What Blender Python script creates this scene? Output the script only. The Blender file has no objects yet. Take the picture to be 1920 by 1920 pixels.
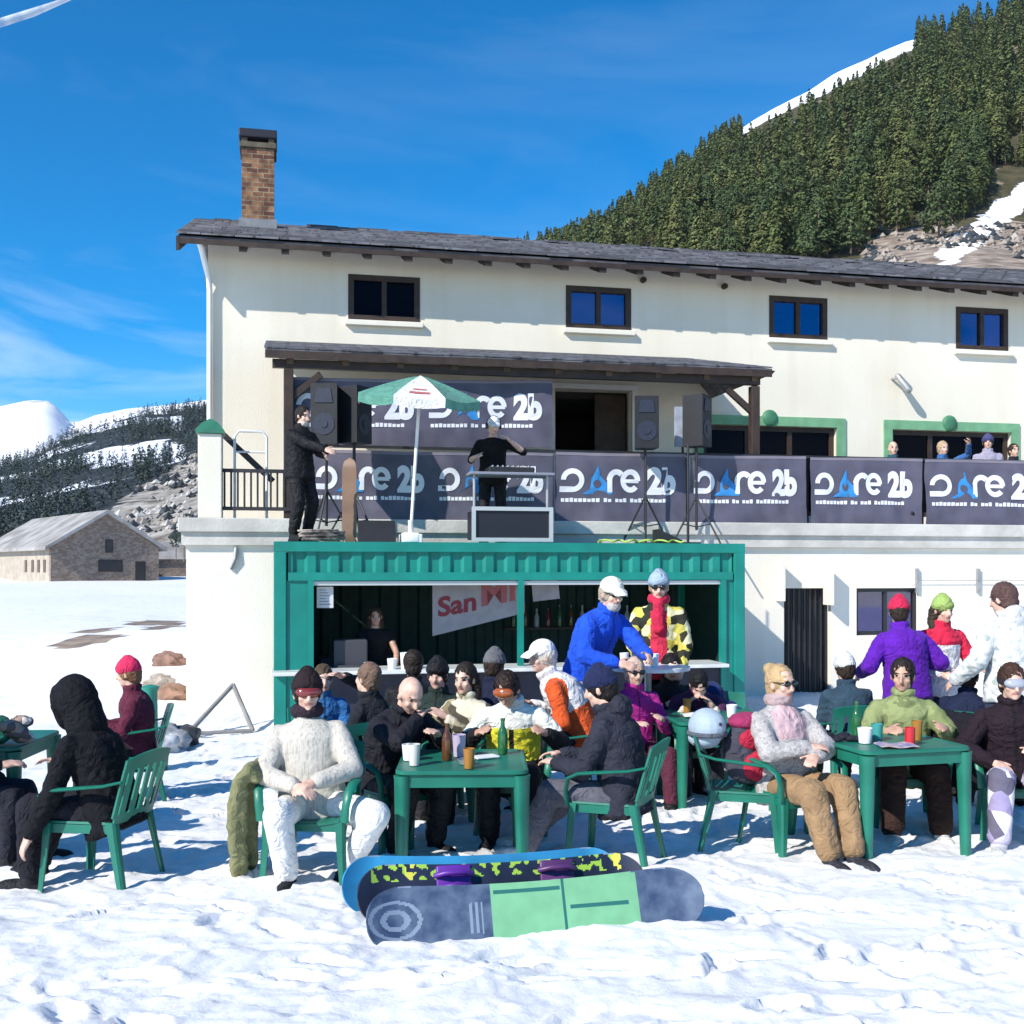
import bpy, bmesh, math, random
from mathutils import Vector as V, Matrix as M, noise as NZ, Quaternion
R = math.radians
sin, cos, pi = math.sin, math.cos, math.pi
scene = bpy.context.scene
col = scene.collection
rnd = random.Random(7)

# ------------------------------------------------------------------ place and camera measures (metres)
FPX, HOR, EYE = 2059.0, 1065.0, 2.3          # focal length and horizon row of the 1920 px photo, eye height
def at(px, py, Y):
    return V(((px-960)/FPX*Y, Y, EYE+(HOR-py)/FPX*Y))
def atx(px, Y):
    return (px-960)/FPX*Y

# lodge frame: s along the facade, d into the building, z up
TH = R(11.9)
LO = V((-2.145, 18.4, 0))
LM = M.Translation(LO) @ M.Rotation(TH, 4, 'Z')
def lw(s, d, z=0.0):
    return LM @ V((s, d, z))
def fac(px, py, d):
    u = (px-960)/FPX
    c, sn = cos(TH), sin(TH)
    s = (u*(LO.y+c*d)-LO.x+sn*d)/(c-u*sn)
    Y = LO.y+sn*s+c*d
    return s, EYE+(HOR-py)/FPX*Y
def fs(px, d): return fac(px, 1000, d)[0]

def gbase(x, y):
    if y < 6.4: z = .46+(6.4-y)*.07
    elif y < 13.5: z = .62-.025*y
    else: z = .2825+.016*(y-13.5)
    if y > 60 and x > -40: z += .0
    return z

# ------------------------------------------------------------------ materials
_mats = {}
def nodes_of(m):
    m.use_nodes = True
    nt = m.node_tree
    return nt, nt.nodes, nt.links, nt.nodes['Principled BSDF']
def mat(name, c, rough=.7, var=.0, vscale=6., bump=0., bscale=30., metal=0., c2=None, spec=.5, coords='Object', sheen=0., detail=4., wrinkle=False):
    key = name
    if key in _mats: return _mats[key]
    m = bpy.data.materials.new(name)
    nt, N, L, P = nodes_of(m)
    P.inputs['Roughness'].default_value = rough
    P.inputs['Metallic'].default_value = metal
    P.inputs['Specular IOR Level'].default_value = spec
    if sheen: P.inputs['Sheen Weight'].default_value = sheen
    P.inputs['Base Color'].default_value = (*c, 1)
    tc = N.new('ShaderNodeTexCoord')
    if var or c2:
        n = N.new('ShaderNodeTexNoise'); n.inputs['Scale'].default_value = vscale; n.inputs['Detail'].default_value = detail
        L.new(tc.outputs[coords], n.inputs['Vector'])
        r = N.new('ShaderNodeValToRGB')
        if c2 is None:
            a = tuple(max(0, x*(1-var)) for x in c); b = tuple(min(1, x*(1+var)) for x in c)
        else: a, b = c, c2
        r.color_ramp.elements[0].color = (*a, 1); r.color_ramp.elements[1].color = (*b, 1)
        r.color_ramp.elements[0].position = .35; r.color_ramp.elements[1].position = .65
        L.new(n.outputs['Fac'], r.inputs['Fac']); L.new(r.outputs['Color'], P.inputs['Base Color'])
    if sheen or wrinkle:
        nw = N.new('ShaderNodeTexNoise'); nw.inputs['Scale'].default_value = 8.5; nw.inputs['Detail'].default_value = 2.5; nw.inputs['Distortion'].default_value = 1.6; nw.inputs['Roughness'].default_value = .45
        L.new(tc.outputs[coords], nw.inputs['Vector'])
        rd = N.new('ShaderNodeMath'); rd.operation = 'SUBTRACT'; rd.inputs[1].default_value = .5; ab = N.new('ShaderNodeMath'); ab.operation = 'ABSOLUTE'
        L.new(nw.outputs[0], rd.inputs[0]); L.new(rd.outputs[0], ab.inputs[0])
        bw = N.new('ShaderNodeBump'); bw.inputs['Strength'].default_value = .8; bw.inputs['Distance'].default_value = .05; bw.invert = True; L.new(ab.outputs[0], bw.inputs['Height'])
        L.new(bw.outputs[0], P.inputs['Normal'])
    if bump:
        n2 = N.new('ShaderNodeTexNoise'); n2.inputs['Scale'].default_value = bscale; n2.inputs['Detail'].default_value = 5
        L.new(tc.outputs[coords], n2.inputs['Vector'])
        b = N.new('ShaderNodeBump'); b.inputs['Strength'].default_value = bump; b.inputs['Distance'].default_value = .02
        L.new(n2.outputs['Fac'], b.inputs['Height']); L.new(b.outputs['Normal'], P.inputs['Normal'])
        if sheen or wrinkle: L.new(bw.outputs[0], b.inputs['Normal'])
    _mats[key] = m
    return m
def cloth(c, name=None, rough=.85):
    key = name or 'cloth_%d_%d_%d' % tuple(int(x*255) for x in c)
    return mat(key, c, rough, var=.14, vscale=9, bump=.25, bscale=55, sheen=.04 if max(c) > .05 else 0, spec=.2, wrinkle=True)
def pattern(name, cols, scale, kind='voronoi', pos=None, rough=.85, stretch=(1, 1, 1)):
    if name in _mats: return _mats[name]
    m = bpy.data.materials.new(name)
    nt, N, L, P = nodes_of(m)
    P.inputs['Roughness'].default_value = rough
    P.inputs['Specular IOR Level'].default_value = .25
    tc = N.new('ShaderNodeTexCoord'); mp = N.new('ShaderNodeMapping')
    mp.inputs['Scale'].default_value = stretch
    L.new(tc.outputs['Object'], mp.inputs['Vector'])
    r = N.new('ShaderNodeValToRGB'); r.color_ramp.interpolation = 'CONSTANT'
    if kind == 'voronoi':
        n = N.new('ShaderNodeTexVoronoi'); n.inputs['Scale'].default_value = scale
        sp = N.new('ShaderNodeSeparateColor')
        L.new(mp.outputs[0], n.inputs['Vector']); L.new(n.outputs['Color'], sp.inputs[0]); L.new(sp.outputs[0], r.inputs['Fac'])
    else:
        n = N.new('ShaderNodeTexNoise'); n.inputs['Scale'].default_value = scale; n.inputs['Detail'].default_value = 3
        L.new(mp.outputs[0], n.inputs['Vector']); L.new(n.outputs['Fac'], r.inputs['Fac'])
    k = len(cols)
    pos = pos or [i/k for i in range(k)]
    el = r.color_ramp.elements
    while len(el) < k: el.new(.5)
    for i in range(k):
        el[i].position = pos[i]; el[i].color = (*cols[i], 1)
    L.new(r.outputs['Color'], P.inputs['Base Color'])
    n2 = N.new('ShaderNodeTexNoise'); n2.inputs['Scale'].default_value = 45
    L.new(tc.outputs['Object'], n2.inputs['Vector'])
    b = N.new('ShaderNodeBump'); b.inputs['Strength'].default_value = .3; b.inputs['Distance'].default_value = .02
    L.new(n2.outputs['Fac'], b.inputs['Height']); L.new(b.outputs['Normal'], P.inputs['Normal'])
    _mats[name] = m
    return m

def plaster(name, c):
    m = bpy.data.materials.new(name); nt, N, L, P = nodes_of(m)
    P.inputs['Roughness'].default_value = .92; P.inputs['Specular IOR Level'].default_value = .15
    tc = N.new('ShaderNodeTexCoord')
    def nz(sc, det, st=(1, 1, 1), lo=.3, hi=.7, a=(.8, .78, .74), b=(1, 1, 1)):
        mp = N.new('ShaderNodeMapping'); mp.inputs['Scale'].default_value = st; L.new(tc.outputs['Object'], mp.inputs[0])
        n = N.new('ShaderNodeTexNoise'); n.inputs['Scale'].default_value = sc; n.inputs['Detail'].default_value = det; L.new(mp.outputs[0], n.inputs[0])
        r = N.new('ShaderNodeValToRGB'); e = r.color_ramp.elements; e[0].position = lo; e[1].position = hi; e[0].color = (*a, 1); e[1].color = (*b, 1); L.new(n.outputs[0], r.inputs[0]); return r.outputs[0], n.outputs[0]
    st, _ = nz(1.0, 7, (2.6, 2.6, .22), .28, .5, (.945, .93, .90)); pa, _ = nz(.55, 6, (1, 1, 1), .35, .65, (.93, .915, .88)); _, fine = nz(42, 6)
    cur = None
    for o in (st, pa):
        mi = N.new('ShaderNodeMix'); mi.data_type = 'RGBA'; mi.blend_type = 'MULTIPLY'; mi.inputs[0].default_value = 1
        if cur is None: mi.inputs[6].default_value = (*c, 1)
        else: L.new(cur, mi.inputs[6])
        L.new(o, mi.inputs[7]); cur = mi.outputs[2]
    L.new(cur, P.inputs['Base Color'])
    b = N.new('ShaderNodeBump'); b.inputs['Strength'].default_value = .3; b.inputs['Distance'].default_value = .02; L.new(fine, b.inputs['Height']); L.new(b.outputs[0], P.inputs['Normal'])
    _mats[name] = m; return m
# ------------------------------------------------------------------ mesh building
class MB:
    def __init__(s): s.v = []; s.f = []; s.m = []; s.k = 0
    def add(s, vs, fs_, k=None):
        b = len(s.v); s.v.extend([V(x) for x in vs])
        kk = s.k if k is None else k
        for f in fs_: s.f.append([b+i for i in f]); s.m.append(kk)
    def box(s, lo, hi, k=None):
        x0, y0, z0 = lo; x1, y1, z1 = hi
        s.add([(x0,y0,z0),(x1,y0,z0),(x1,y1,z0),(x0,y1,z0),(x0,y0,z1),(x1,y0,z1),(x1,y1,z1),(x0,y1,z1)],
              [(0,3,2,1),(4,5,6,7),(0,1,5,4),(1,2,6,5),(2,3,7,6),(3,0,4,7)], k)
    def obox(s, c, ax, ay, az, k=None):
        c, ax, ay, az = V(c), V(ax), V(ay), V(az)
        s.add([c-ax-ay-az, c+ax-ay-az, c+ax+ay-az, c-ax+ay-az, c-ax-ay+az, c+ax-ay+az, c+ax+ay+az, c-ax+ay+az],
              [(0,3,2,1),(4,5,6,7),(0,1,5,4),(1,2,6,5),(2,3,7,6),(3,0,4,7)], k)
    def bbox(s, lo, hi, b=.01, k=None):
        # box with bevelled vertical and horizontal edges
        bm = bmesh.new(); bmesh.ops.create_cube(bm, size=1)
        for v in bm.verts:
            v.co = V([lo[i]+(v.co[i]+.5)*(hi[i]-lo[i]) for i in range(3)])
        bmesh.ops.bevel(bm, geom=bm.edges[:], offset=b, segments=2, affect='EDGES', profile=.5)
        s.frombm(bm, k)
    def frombm(s, bm, k=None):
        bm.verts.index_update()
        s.add([v.co.copy() for v in bm.verts], [[v.index for v in f.verts] for f in bm.faces], k); bm.free()
    def prism(s, pts, ext, k=None):
        n = len(pts); e = V(ext); a = [V(p) for p in pts]
        s.add(a+[p+e for p in a], [list(range(n))[::-1], list(range(n, 2*n))]+[(i, (i+1) % n, n+(i+1) % n, n+i) for i in range(n)], k)
    def loft(s, rings, k=None, close=True, cap=True):
        n = len(rings[0]); vs = [p for r in rings for p in r]; fs_ = []
        for a in range(len(rings)-1):
            for i in range(n if close else n-1):
                j = (i+1) % n
                fs_.append((a*n+i, a*n+j, (a+1)*n+j, (a+1)*n+i))
        if cap and close:
            fs_.append(list(range(n))[::-1]); fs_.append([(len(rings)-1)*n+i for i in range(n)])
        s.add(vs, fs_, k)
    def tube(s, path, r, n=8, k=None, flat=None):
        path = [V(p) for p in path]; rs = r if isinstance(r, (list, tuple)) else [r]*len(path)
        rings = []; up = None
        for i, p in enumerate(path):
            t = (path[min(i+1, len(path)-1)]-path[max(i-1, 0)]).normalized()
            if up is None:
                up = V((0, 0, 1)) if abs(t.z) < .9 else V((1, 0, 0))
            x = t.cross(up).normalized(); y = x.cross(t).normalized(); up = y
            fx, fy = flat or (1, 1)
            rings.append([p+x*(rs[i]*fx*cos(2*pi*j/n))+y*(rs[i]*fy*sin(2*pi*j/n)) for j in range(n)])
        s.loft(rings, k)
    def cap(s, p0, p1, r0, r1, n=12, k=None):
        p0, p1 = V(p0), V(p1); d = p1-p0
        L = d.length
        t = d/L if L > 1e-6 else V((0, 0, 1))
        x = t.orthogonal().normalized(); y = t.cross(x)
        rings = []
        for a in (-80, -50, -20):
            rings.append((p0+t*(r0*sin(R(a))), r0*cos(R(a))))
        rings.append((p0, r0)); rings.append((p1, r1))
        for a in (20, 50, 80):
            rings.append((p1+t*(r1*sin(R(a))), r1*cos(R(a))))
        s.loft([[c+x*(q*cos(2*pi*j/n))+y*(q*sin(2*pi*j/n)) for j in range(n)] for c, q in rings], k)
    def chain(s, pts, rs, n=12, k=None):
        for i in range(len(pts)-1): s.cap(pts[i], pts[i+1], rs[i], rs[i+1], n, k)
    def ell(s, c, r, B=None, k=None, nu=16, nv=10):
        c = V(c); B = B or (V((1,0,0)), V((0,1,0)), V((0,0,1)))
        rings = []
        for i in range(nv+1):
            a = -pi/2+pi*(i+.35*(1 if i == 0 else -1 if i == nv else 0))/nv
            rings.append([c+B[0]*(r[0]*cos(a)*cos(2*pi*j/nu))+B[1]*(r[1]*cos(a)*sin(2*pi*j/nu))+B[2]*(r[2]*sin(a)) for j in range(nu)])
        s.loft(rings, k)
    def torus(s, c, B, rx, ry, r, n=20, m=8, k=None, rz=None):
        c = V(c); vs = []; fs_ = []
        rz = rz or r
        for i in range(n):
            a = 2*pi*i/n
            for j in range(m):
                b = 2*pi*j/m
                vs.append(c+B[0]*((rx+r*cos(b))*cos(a))+B[1]*((ry+r*cos(b))*sin(a))+B[2]*(rz*sin(b)))
        for i in range(n):
            for j in range(m):
                fs_.append((i*m+j, ((i+1) % n)*m+j, ((i+1) % n)*m+(j+1) % m, i*m+(j+1) % m))
        s.add(vs, fs_, k)
    def shell(s, fn, nu, nv, th, k=None):
        P = [[V(fn(i/nu, j/nv)) for j in range(nv+1)] for i in range(nu+1)]
        top = []; bot = []
        for i in range(nu+1):
            for j in range(nv+1):
                a = P[min(i+1, nu)][j]-P[max(i-1, 0)][j]; b = P[i][min(j+1, nv)]-P[i][max(j-1, 0)]
                n = a.cross(b); n = n.normalized() if n.length > 1e-9 else V((0,0,1))
                top.append(P[i][j]+n*th/2); bot.append(P[i][j]-n*th/2)
        w = nv+1; o = len(top); fs_ = []
        for i in range(nu):
            for j in range(nv):
                q = (i*w+j, (i+1)*w+j, (i+1)*w+j+1, i*w+j+1)
                fs_.append(q); fs_.append(tuple(o+x for x in reversed(q)))
        edge = [i*w for i in range(nu)]+[nu*w+j for j in range(nv)]+[i*w+nv for i in range(nu, 0, -1)]+[j for j in range(nv, 0, -1)]
        for a, b in zip(edge, edge[1:]+edge[:1]): fs_.append((b, a, o+a, o+b))
        s.add(top+bot, fs_, k)
    def mesh(s, name, mats, smooth=None):
        me = bpy.data.meshes.new(name)
        me.from_pydata([tuple(v) for v in s.v], [], s.f)
        for m in (mats if isinstance(mats, (list, tuple)) else [mats]): me.materials.append(m)
        me.polygons.foreach_set('material_index', s.m)
        bm = bmesh.new(); bm.from_mesh(me); bmesh.ops.recalc_face_normals(bm, faces=bm.faces[:]); bm.to_mesh(me); bm.free()
        if smooth is not None:
            me.polygons.foreach_set('use_smooth', [True]*len(me.polygons))
            if smooth < 180: me.set_sharp_from_angle(angle=R(smooth))
        me.update()
        return me
    def build(s, name, mats, parent=None, smooth=None):
        return link(name, s.mesh(name, mats, smooth), parent)
def link(name, me, parent=None):
    o = bpy.data.objects.new(name, me); col.objects.link(o)
    if parent: o.parent = parent
    return o
def empty(name, loc=(0,0,0), rz=0., parent=None):
    o = bpy.data.objects.new(name, None); col.objects.link(o); o.location = loc; o.rotation_euler = (0, 0, rz)
    o.empty_display_size = .1
    if parent: o.parent = parent
    return o
def tag(o, label=None, cat=None, group=None, kind=None):
    if label: o['label'] = label
    if cat: o['category'] = cat
    if group: o['group'] = group
    if kind: o['kind'] = kind
    return o
def copy_tree(o, parent=None):
    c = o.copy(); col.objects.link(c)
    if parent: c.parent = parent
    for ch in list(o.children): copy_tree(ch, c)
    return c
def place(o, x, y, z, rz): o.location = (x, y, z); o.rotation_euler = (0, 0, rz)

def remesh(mb, name, vox, mats, iters=3, fold=0., ffreq=8., seed=0.):
    me = mb.mesh('raw', mats)
    o = link('raw', me)
    r = o.modifiers.new('r', 'REMESH'); r.mode = 'VOXEL'; r.voxel_size = vox
    sm = o.modifiers.new('s', 'SMOOTH'); sm.factor = .5; sm.iterations = iters
    dg = bpy.context.evaluated_depsgraph_get()
    out = bpy.data.meshes.new_from_object(o.evaluated_get(dg))
    out.name = name
    bpy.data.objects.remove(o); bpy.data.meshes.remove(me)
    out.materials.clear()
    for m in (mats if isinstance(mats, (list, tuple)) else [mats]): out.materials.append(m)
    if fold:
        off = V((seed*3.1, seed*1.7, seed*.9))
        ns = [v.normal.copy() for v in out.vertices]
        for v, n in zip(out.vertices, ns):
            c = v.co*ffreq+off
            w = NZ.noise(V((c.x+1.5*NZ.noise(c*.6), c.y, c.z*1.6)))
            w = (1-abs(w)*2.2)
            v.co = v.co+n*fold*(w*.7+NZ.noise(c*2.3)*.5)
    out.polygons.foreach_set('use_smooth', [True]*len(out.polygons))
    out.polygons.foreach_set('material_index', [0]*len(out.polygons))
    out.update()
    return out

_txt = {}
def text_geo(txt, bold=0.):
    key = (txt, bold)
    if key in _txt: return _txt[key]
    cu = bpy.data.curves.new('t', 'FONT'); cu.body = txt; cu.size = 1; cu.offset = bold; cu.resolution_u = 4
    o = bpy.data.objects.new('t', cu); col.objects.link(o)
    dg = bpy.context.evaluated_depsgraph_get()
    me = bpy.data.meshes.new_from_object(o.evaluated_get(dg))
    vs = [v.co.copy() for v in me.vertices]; fs_ = [list(p.vertices) for p in me.polygons]
    bpy.data.objects.remove(o); bpy.data.meshes.remove(me); bpy.data.curves.remove(cu)
    _txt[key] = (vs, fs_)
    return _txt[key]
def add_text(mb, txt, x, z, h, fn, k=None, bold=0., sx=1., width=None):
    """letters with capital height h; fn(x, z) -> point; returns the width used"""
    vs, fs_ = text_geo(txt, bold)
    x0 = min(v.x for v in vs); x1 = max(v.x for v in vs)
    q = h/.7
    kx = q*sx if width is None else width/(x1-x0)
    mb.add([fn(x+(v.x-x0)*kx, z+v.y*q) for v in vs], fs_, k)
    return (x1-x0)*kx
# ------------------------------------------------------------------ people
SKIN = mat('skin', (.62, .39, .30), .5, var=.2, vscale=17)
SKIN2 = mat('skin_tanned', (.48, .28, .20), .5, var=.2, vscale=17)
LIP = mat('lip', (.42, .17, .15), .5)
EYE_M = mat('eye', (.02, .015, .012), .3)
EYEW = mat('eye_white', (.6, .58, .55), .4)
LENS = mat('sunglass_lens', (.006, .006, .008), .12, spec=.8)

def ik(a, b, l1, l2, hint):
    d = b-a; L = min(max(d.length, abs(l1-l2)+.02), (l1+l2)*.995)
    t = d.normalized()
    x = (l1*l1-l2*l2+L*L)/(2*L)
    h = math.sqrt(max(0, l1*l1-x*x))
    n = hint-t*hint.dot(t); n = n.normalized()
    return a+t*x+n*h, a+t*L

def hand(mb, w, d, pn, ts, curl):
    d = d.normalized(); pn = (pn-d*pn.dot(d)).normalized(); t = d.cross(pn)
    mb.ell(w+d*.05, (.054, .041, .018), (d, t, pn))
    mb.cap(w-d*.01, w+d*.03, .026, .027, 10)
    for i, L in enumerate((.068, .076, .071, .055)):
        o = (.032-.0215*i)
        b = w+d*.088+t*(ts*o)
        fan = t*(ts*o*.9)
        dd = (d+fan*1.6).normalized(); p = b; r = .0095
        for q in (.46, .3, .24):
            a = curl*(.55 if q == .46 else .9)
            dd = (dd*cos(a)+pn*sin(a)).normalized()
            n = p+dd*L*q*1.05
            mb.cap(p, n, r, r*.92, 8); p = n; r *= .92
    b = w+d*.022+t*(ts*.034)
    dd = (d*.62+t*ts*.75+pn*.25).normalized()
    m = b+dd*.04; e = m+(dd+d*.55+pn*.2*curl).normalized()*.034
    mb.cap(b, m, .013, .0115, 8); mb.cap(m, e, .0115, .0095, 8)

def person(label, x, y, h, z=None, group=None, sit=False, S=1., lean=0, side=0, twist=0, hp=0, hy=0, hr=0,
           lh=None, rh=None, lel=None, rel=None, lf=None, rf=None, lk=None, rk=None, hipz=None, curl=.6,
           top=(.02,.02,.025), legs=(.02,.02,.025), shoes=(.015,.015,.018), hair='short', hairc=(.03,.02,.015), hat=None, hatc=(.02,.02,.02),
           shades=False, sleeves=True, collar=True, hoodback=False, scarf=None, goggles=None, skin=None, paint=None, paintm=(), fat=0., baggy=0.,
           vox=.011, fold=.010, ear=True, beard=None, mats=None, phones=False, gloves=None):
    mats = mats or {}
    root = empty('person', (x, y, gbase(x, y) if z is None else z), R(h)-pi/2)
    tag(root, label, 'person', group)
    seed = rnd.random()*20
    sk = skin or SKIN
    X, Y, Z = V((1,0,0)), V((0,1,0)), V((0,0,1))
    hz = hipz if hipz is not None else (.475 if sit else .93*S)
    hip = V((0, 0, hz))
    Q = M.Rotation(R(side), 3, 'Y') @ M.Rotation(-R(lean), 3, 'X')
    up, fw, rt = Q @ Z, Q @ Y, Q @ X
    T = M.Rotation(-R(twist), 3, up)
    rT, fT = T @ rt, T @ fw
    sp = lambda a, f=0.: hip+up*(a*S)+fw*(f*S)
    slump = -.02-.0007*abs(lean)
    def curve(a): return sp(a, slump*sin(pi*min(1, max(0, a/.52))))
    neck = curve(.52)
    shl = {+1: neck-up*.088*S+rT*.178*S, -1: neck-up*.088*S-rT*.178*S}   # +1 is the right-hand side
    HB = M.Rotation(-R(hy), 3, 'Z') @ M.Rotation(-R(hp), 3, 'X') @ M.Rotation(R(hr), 3, 'Y')
    hx, hyv, hzv = HB @ X, HB @ Y, HB @ Z
    nd = (up*.6+hzv*.4).normalized()
    hc = neck+nd*.06*S+hzv*.09*S+hyv*.024*S
    hpnt = lambda a, b, c: hc+(hx*a+hyv*b+hzv*c)*S
    # arms
    arm = {}
    dl = {+1: V((.25, .08, hz-.1)), -1: V((-.25, .08, hz-.1))}
    for sd, tgt, el in ((+1, rh, rel), (-1, lh, lel)):
        tg = V(tgt) if tgt is not None else (hip+up*.03+rt*(.15*sd)+fw*.3 if sit else dl[sd])
        hint = V(el) if el is not None else V((.55*sd, -.6, -.6))
        e, w = ik(shl[sd], tg, .285*S, .255*S, hint)
        arm[sd] = (shl[sd], e, w)
    leg = {}
    for sd, tgt, kn in ((+1, rf, rk), (-1, lf, lk)):
        j = hip+rt*(.092*sd*S)-Z*.01
        if tgt is None: tgt = (.13*sd, .44, .09) if sit else (.11*sd, 0, .09)
        hint = V(kn) if kn is not None else V((.12*sd, 1, .35))
        k, a = ik(j, V(tgt), .435*S, .425*S, hint)
        leg[sd] = (j, k, a)
    # ---- body
    b = MB()
    prof = [(-.10,.10,.085),(-.04,.15,.11),(.04,.16,.115),(.15,.138+fat*.5,.10+fat),(.28,.148+fat*.3,.11+fat*.6),(.40,.162,.112),(.465,.148,.095),(.505,.08,.07),(.54,.055,.055)]
    def ring(a, rx, ry, e=0.):
        c = curve(a); mix = min(1, max(0, a/.4))
        r_ = (rt*(1-mix)+rT*mix).normalized(); f_ = (fw*(1-mix)+fT*mix).normalized()
        return [c+r_*((rx+e)*S*cos(2*pi*i/24))+f_*((ry+e)*S*sin(2*pi*i/24)) for i in range(24)]
    b.loft([ring(*p) for p in prof])
    b.cap(neck-up*.03*S, hpnt(0, -.015, -.06), .058*S, .053*S)
    HBv = (hx, hyv, hzv)
    b.ell(hpnt(0, -.012, .025), (.074*S, .094*S, .098*S), HBv)
    b.ell(hpnt(0, .022, -.045), (.056*S, .064*S, .072*S), HBv)
    b.ell(hpnt(0, .06, -.088), (.026*S, .022*S, .02*S), HBv)
    b.cap(hpnt(0, .082, .012), hpnt(0, .102, -.028), .011*S, .015*S, 8)
    b.ell(hpnt(0, .075, .037), (.05*S, .014*S, .011*S), HBv)
    for sd in (1, -1):
        if ear: b.ell(hpnt(.077*sd, -.008, -.008), (.011*S, .02*S, .032*S), HBv)
        b.ell(hpnt(.04*sd, .058, -.025), (.022*S, .02*S, .02*S), HBv)
        s_, e_, w_ = arm[sd]
        b.cap(curve(.42)+rT*(.08*sd*S), s_, .06*S, .055*S)
        b.cap(s_, e_, .05*S, .04*S); b.cap(e_, e_+(w_-e_)*.4, .04*S, .04*S); b.cap(e_+(w_-e_)*.4, w_, .04*S, .027*S)
        fd = (w_-e_).normalized()
        pn = V((-.75*sd, .1, -.65))
        if sit and w_.z < hz+.25: pn = V((-.3*sd, 0, -1))
        hand(b, w_, fd, pn, sd if True else 1, curl)
        j, k, a = leg[sd]
        b.cap(j, k, .075*S, .055*S); b.cap(k, k+(a-k)*.35, .055*S, .058*S); b.cap(k+(a-k)*.35, a, .058*S, .038*S)
        d = (k-j); d.z = 0
        d = d.normalized() if d.length > .1 else Y.copy()
        b.ell(a+d*.06-Z*.04, (.036, .11, .035), (d.cross(Z), d, Z))
    lipm, eyem = LIP, EYE_M
    hm = cloth(hairc, 'hair_%d_%d_%d' % tuple(int(q*255) for q in hairc), .6)
    me = remesh(b, 'body', vox*.85, [sk, lipm, eyem, hm, EYEW], 2)
    mo = hpnt(0, .083, -.058)
    eyes = [hpnt(.032*sd, .083, .014) for sd in (1, -1)]
    brow = [hpnt(.034*sd, .083, .034) for sd in (1, -1)]
    gm = None
    for p in me.polygons:
        c = p.center
        if (c-hc).length > .16: continue
        q = c-mo
        if abs(q.dot(hx)) < .026*S and abs(q.dot(hzv)) < .0085 and q.dot(hyv) > -.03: p.material_index = 1
        for e in eyes:
            q = c-e
            if q.dot(hyv) > -.035 and abs(q.dot(hx)) < .015 and abs(q.dot(hzv)) < .008: p.material_index = 4 if abs(q.dot(hx)) > .0095 else 2
        for e in brow:
            q = c-e
            if q.dot(hyv) > -.035 and abs(q.dot(hx)) < .017 and abs(q.dot(hzv)) < .0045: p.material_index = 3
    link('body', me, root)
    # ---- jacket
    j_ = MB(); e = .026+baggy*.02
    jp = [(-.13,.175,.135),(-.06,.172,.13),(.04,.168,.125),(.15,.15+fat*.5,.112+fat),(.28,.156+fat*.3,.118+fat*.6),(.40,.166,.118),(.46,.155,.10),(.495,.095,.082),(.515,.06,.058)]
    j_.loft([ring(p[0], p[1], p[2], e*(1 if p[0] < .45 else .5)) for p in jp])
    for sd in (1, -1):
        s_, e_, w_ = arm[sd]
        j_.cap(curve(.43)+rT*(.07*sd*S), s_-up*.006, .07*S, .062*S)
        j_.cap(s_, s_.lerp(e_, .3), .061*S, (.061+baggy*.013)*S)
        if sleeves or hat: j_.cap(s_.lerp(e_, .3), e_, (.061+baggy*.013)*S, (.054+baggy*.018)*S)
        if sleeves:
            w2 = e_+(w_-e_)*.93
            j_.cap(e_, w2, (.054+baggy*.018)*S, (.043+baggy*.012)*S)
    if collar: j_.torus(neck+nd*.035*S+fw*.005, (rT, fT, nd), .066*S, .066*S, .02*S, rz=.028*S)
    if hoodback: j_.ell(neck-fT*.085*S+nd*.01, (.12*S, .07*S, .09*S), (rT, fT, up))
    tm = mats.get('top') or cloth(top)
    tc_ = tuple(q*.35+.004 for q in top)
    if not paint and sleeves and 'top' not in mats:
        paintm = (cloth(tc_, 'trim_%d_%d_%d' % tuple(int(q*255) for q in tc_)),)
        zp = rnd.random() < .7
        pk = rnd.uniform(.09, .12)
        def paint(part, x, y, z):
            if part == 't':
                if z < -.10: return 1
                if y > .03 and zp and abs(x) < .011: return 1
                if y > .05 and abs(abs(x)-pk) < .035 and abs(z-.06-(abs(x)-pk)*1.2) < .010: return 1
            return 0
    jm = remesh(j_, 'jacket', vox*1.1, [tm]+list(paintm), 8, fold*S if sleeves else .004, 11., seed)
    if paint:
        for p in jm.polygons:
            c = p.center
            q = c-hip
            dmin, part = 9, 't'
            for sd in (1, -1):
                s_, e_, w_ = arm[sd]
                for a0, a1, nm in ((s_, e_, 'u'), (e_, w_, 'f')):
                    dd = a1-a0; tt = min(1, max(0, (c-a0).dot(dd)/dd.length_squared))
                    D = (c-a0-dd*tt).length
                    if D < .095*S and D < dmin: dmin, part = D, nm+('r' if sd > 0 else 'l')
            p.material_index = paint(part, q.dot(rT)/S, q.dot(fT)/S, q.dot(up)/S)
    link('jacket' if sleeves else 'shirt', jm, root)
    # ---- trousers
    if legs is not None:
        t = MB()
        t.ell(hip+Z*.005, (.178*S, .14*S, .125*S), (rt, (Y if sit else fw), Z if sit else up))
        for sd in (1, -1):
            j, k, a = leg[sd]
            t.cap(j, k, (.095+baggy*.01)*S, (.073+baggy*.02)*S); t.cap(k, k+(a-k)*.88, (.073+baggy*.02)*S, (.06+baggy*.02)*S)
        link('trousers', remesh(t, 'trousers', vox*1.15, [mats.get('legs') or cloth(legs)], 6, fold*.9*S, 7.5, seed+3), root)
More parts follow.
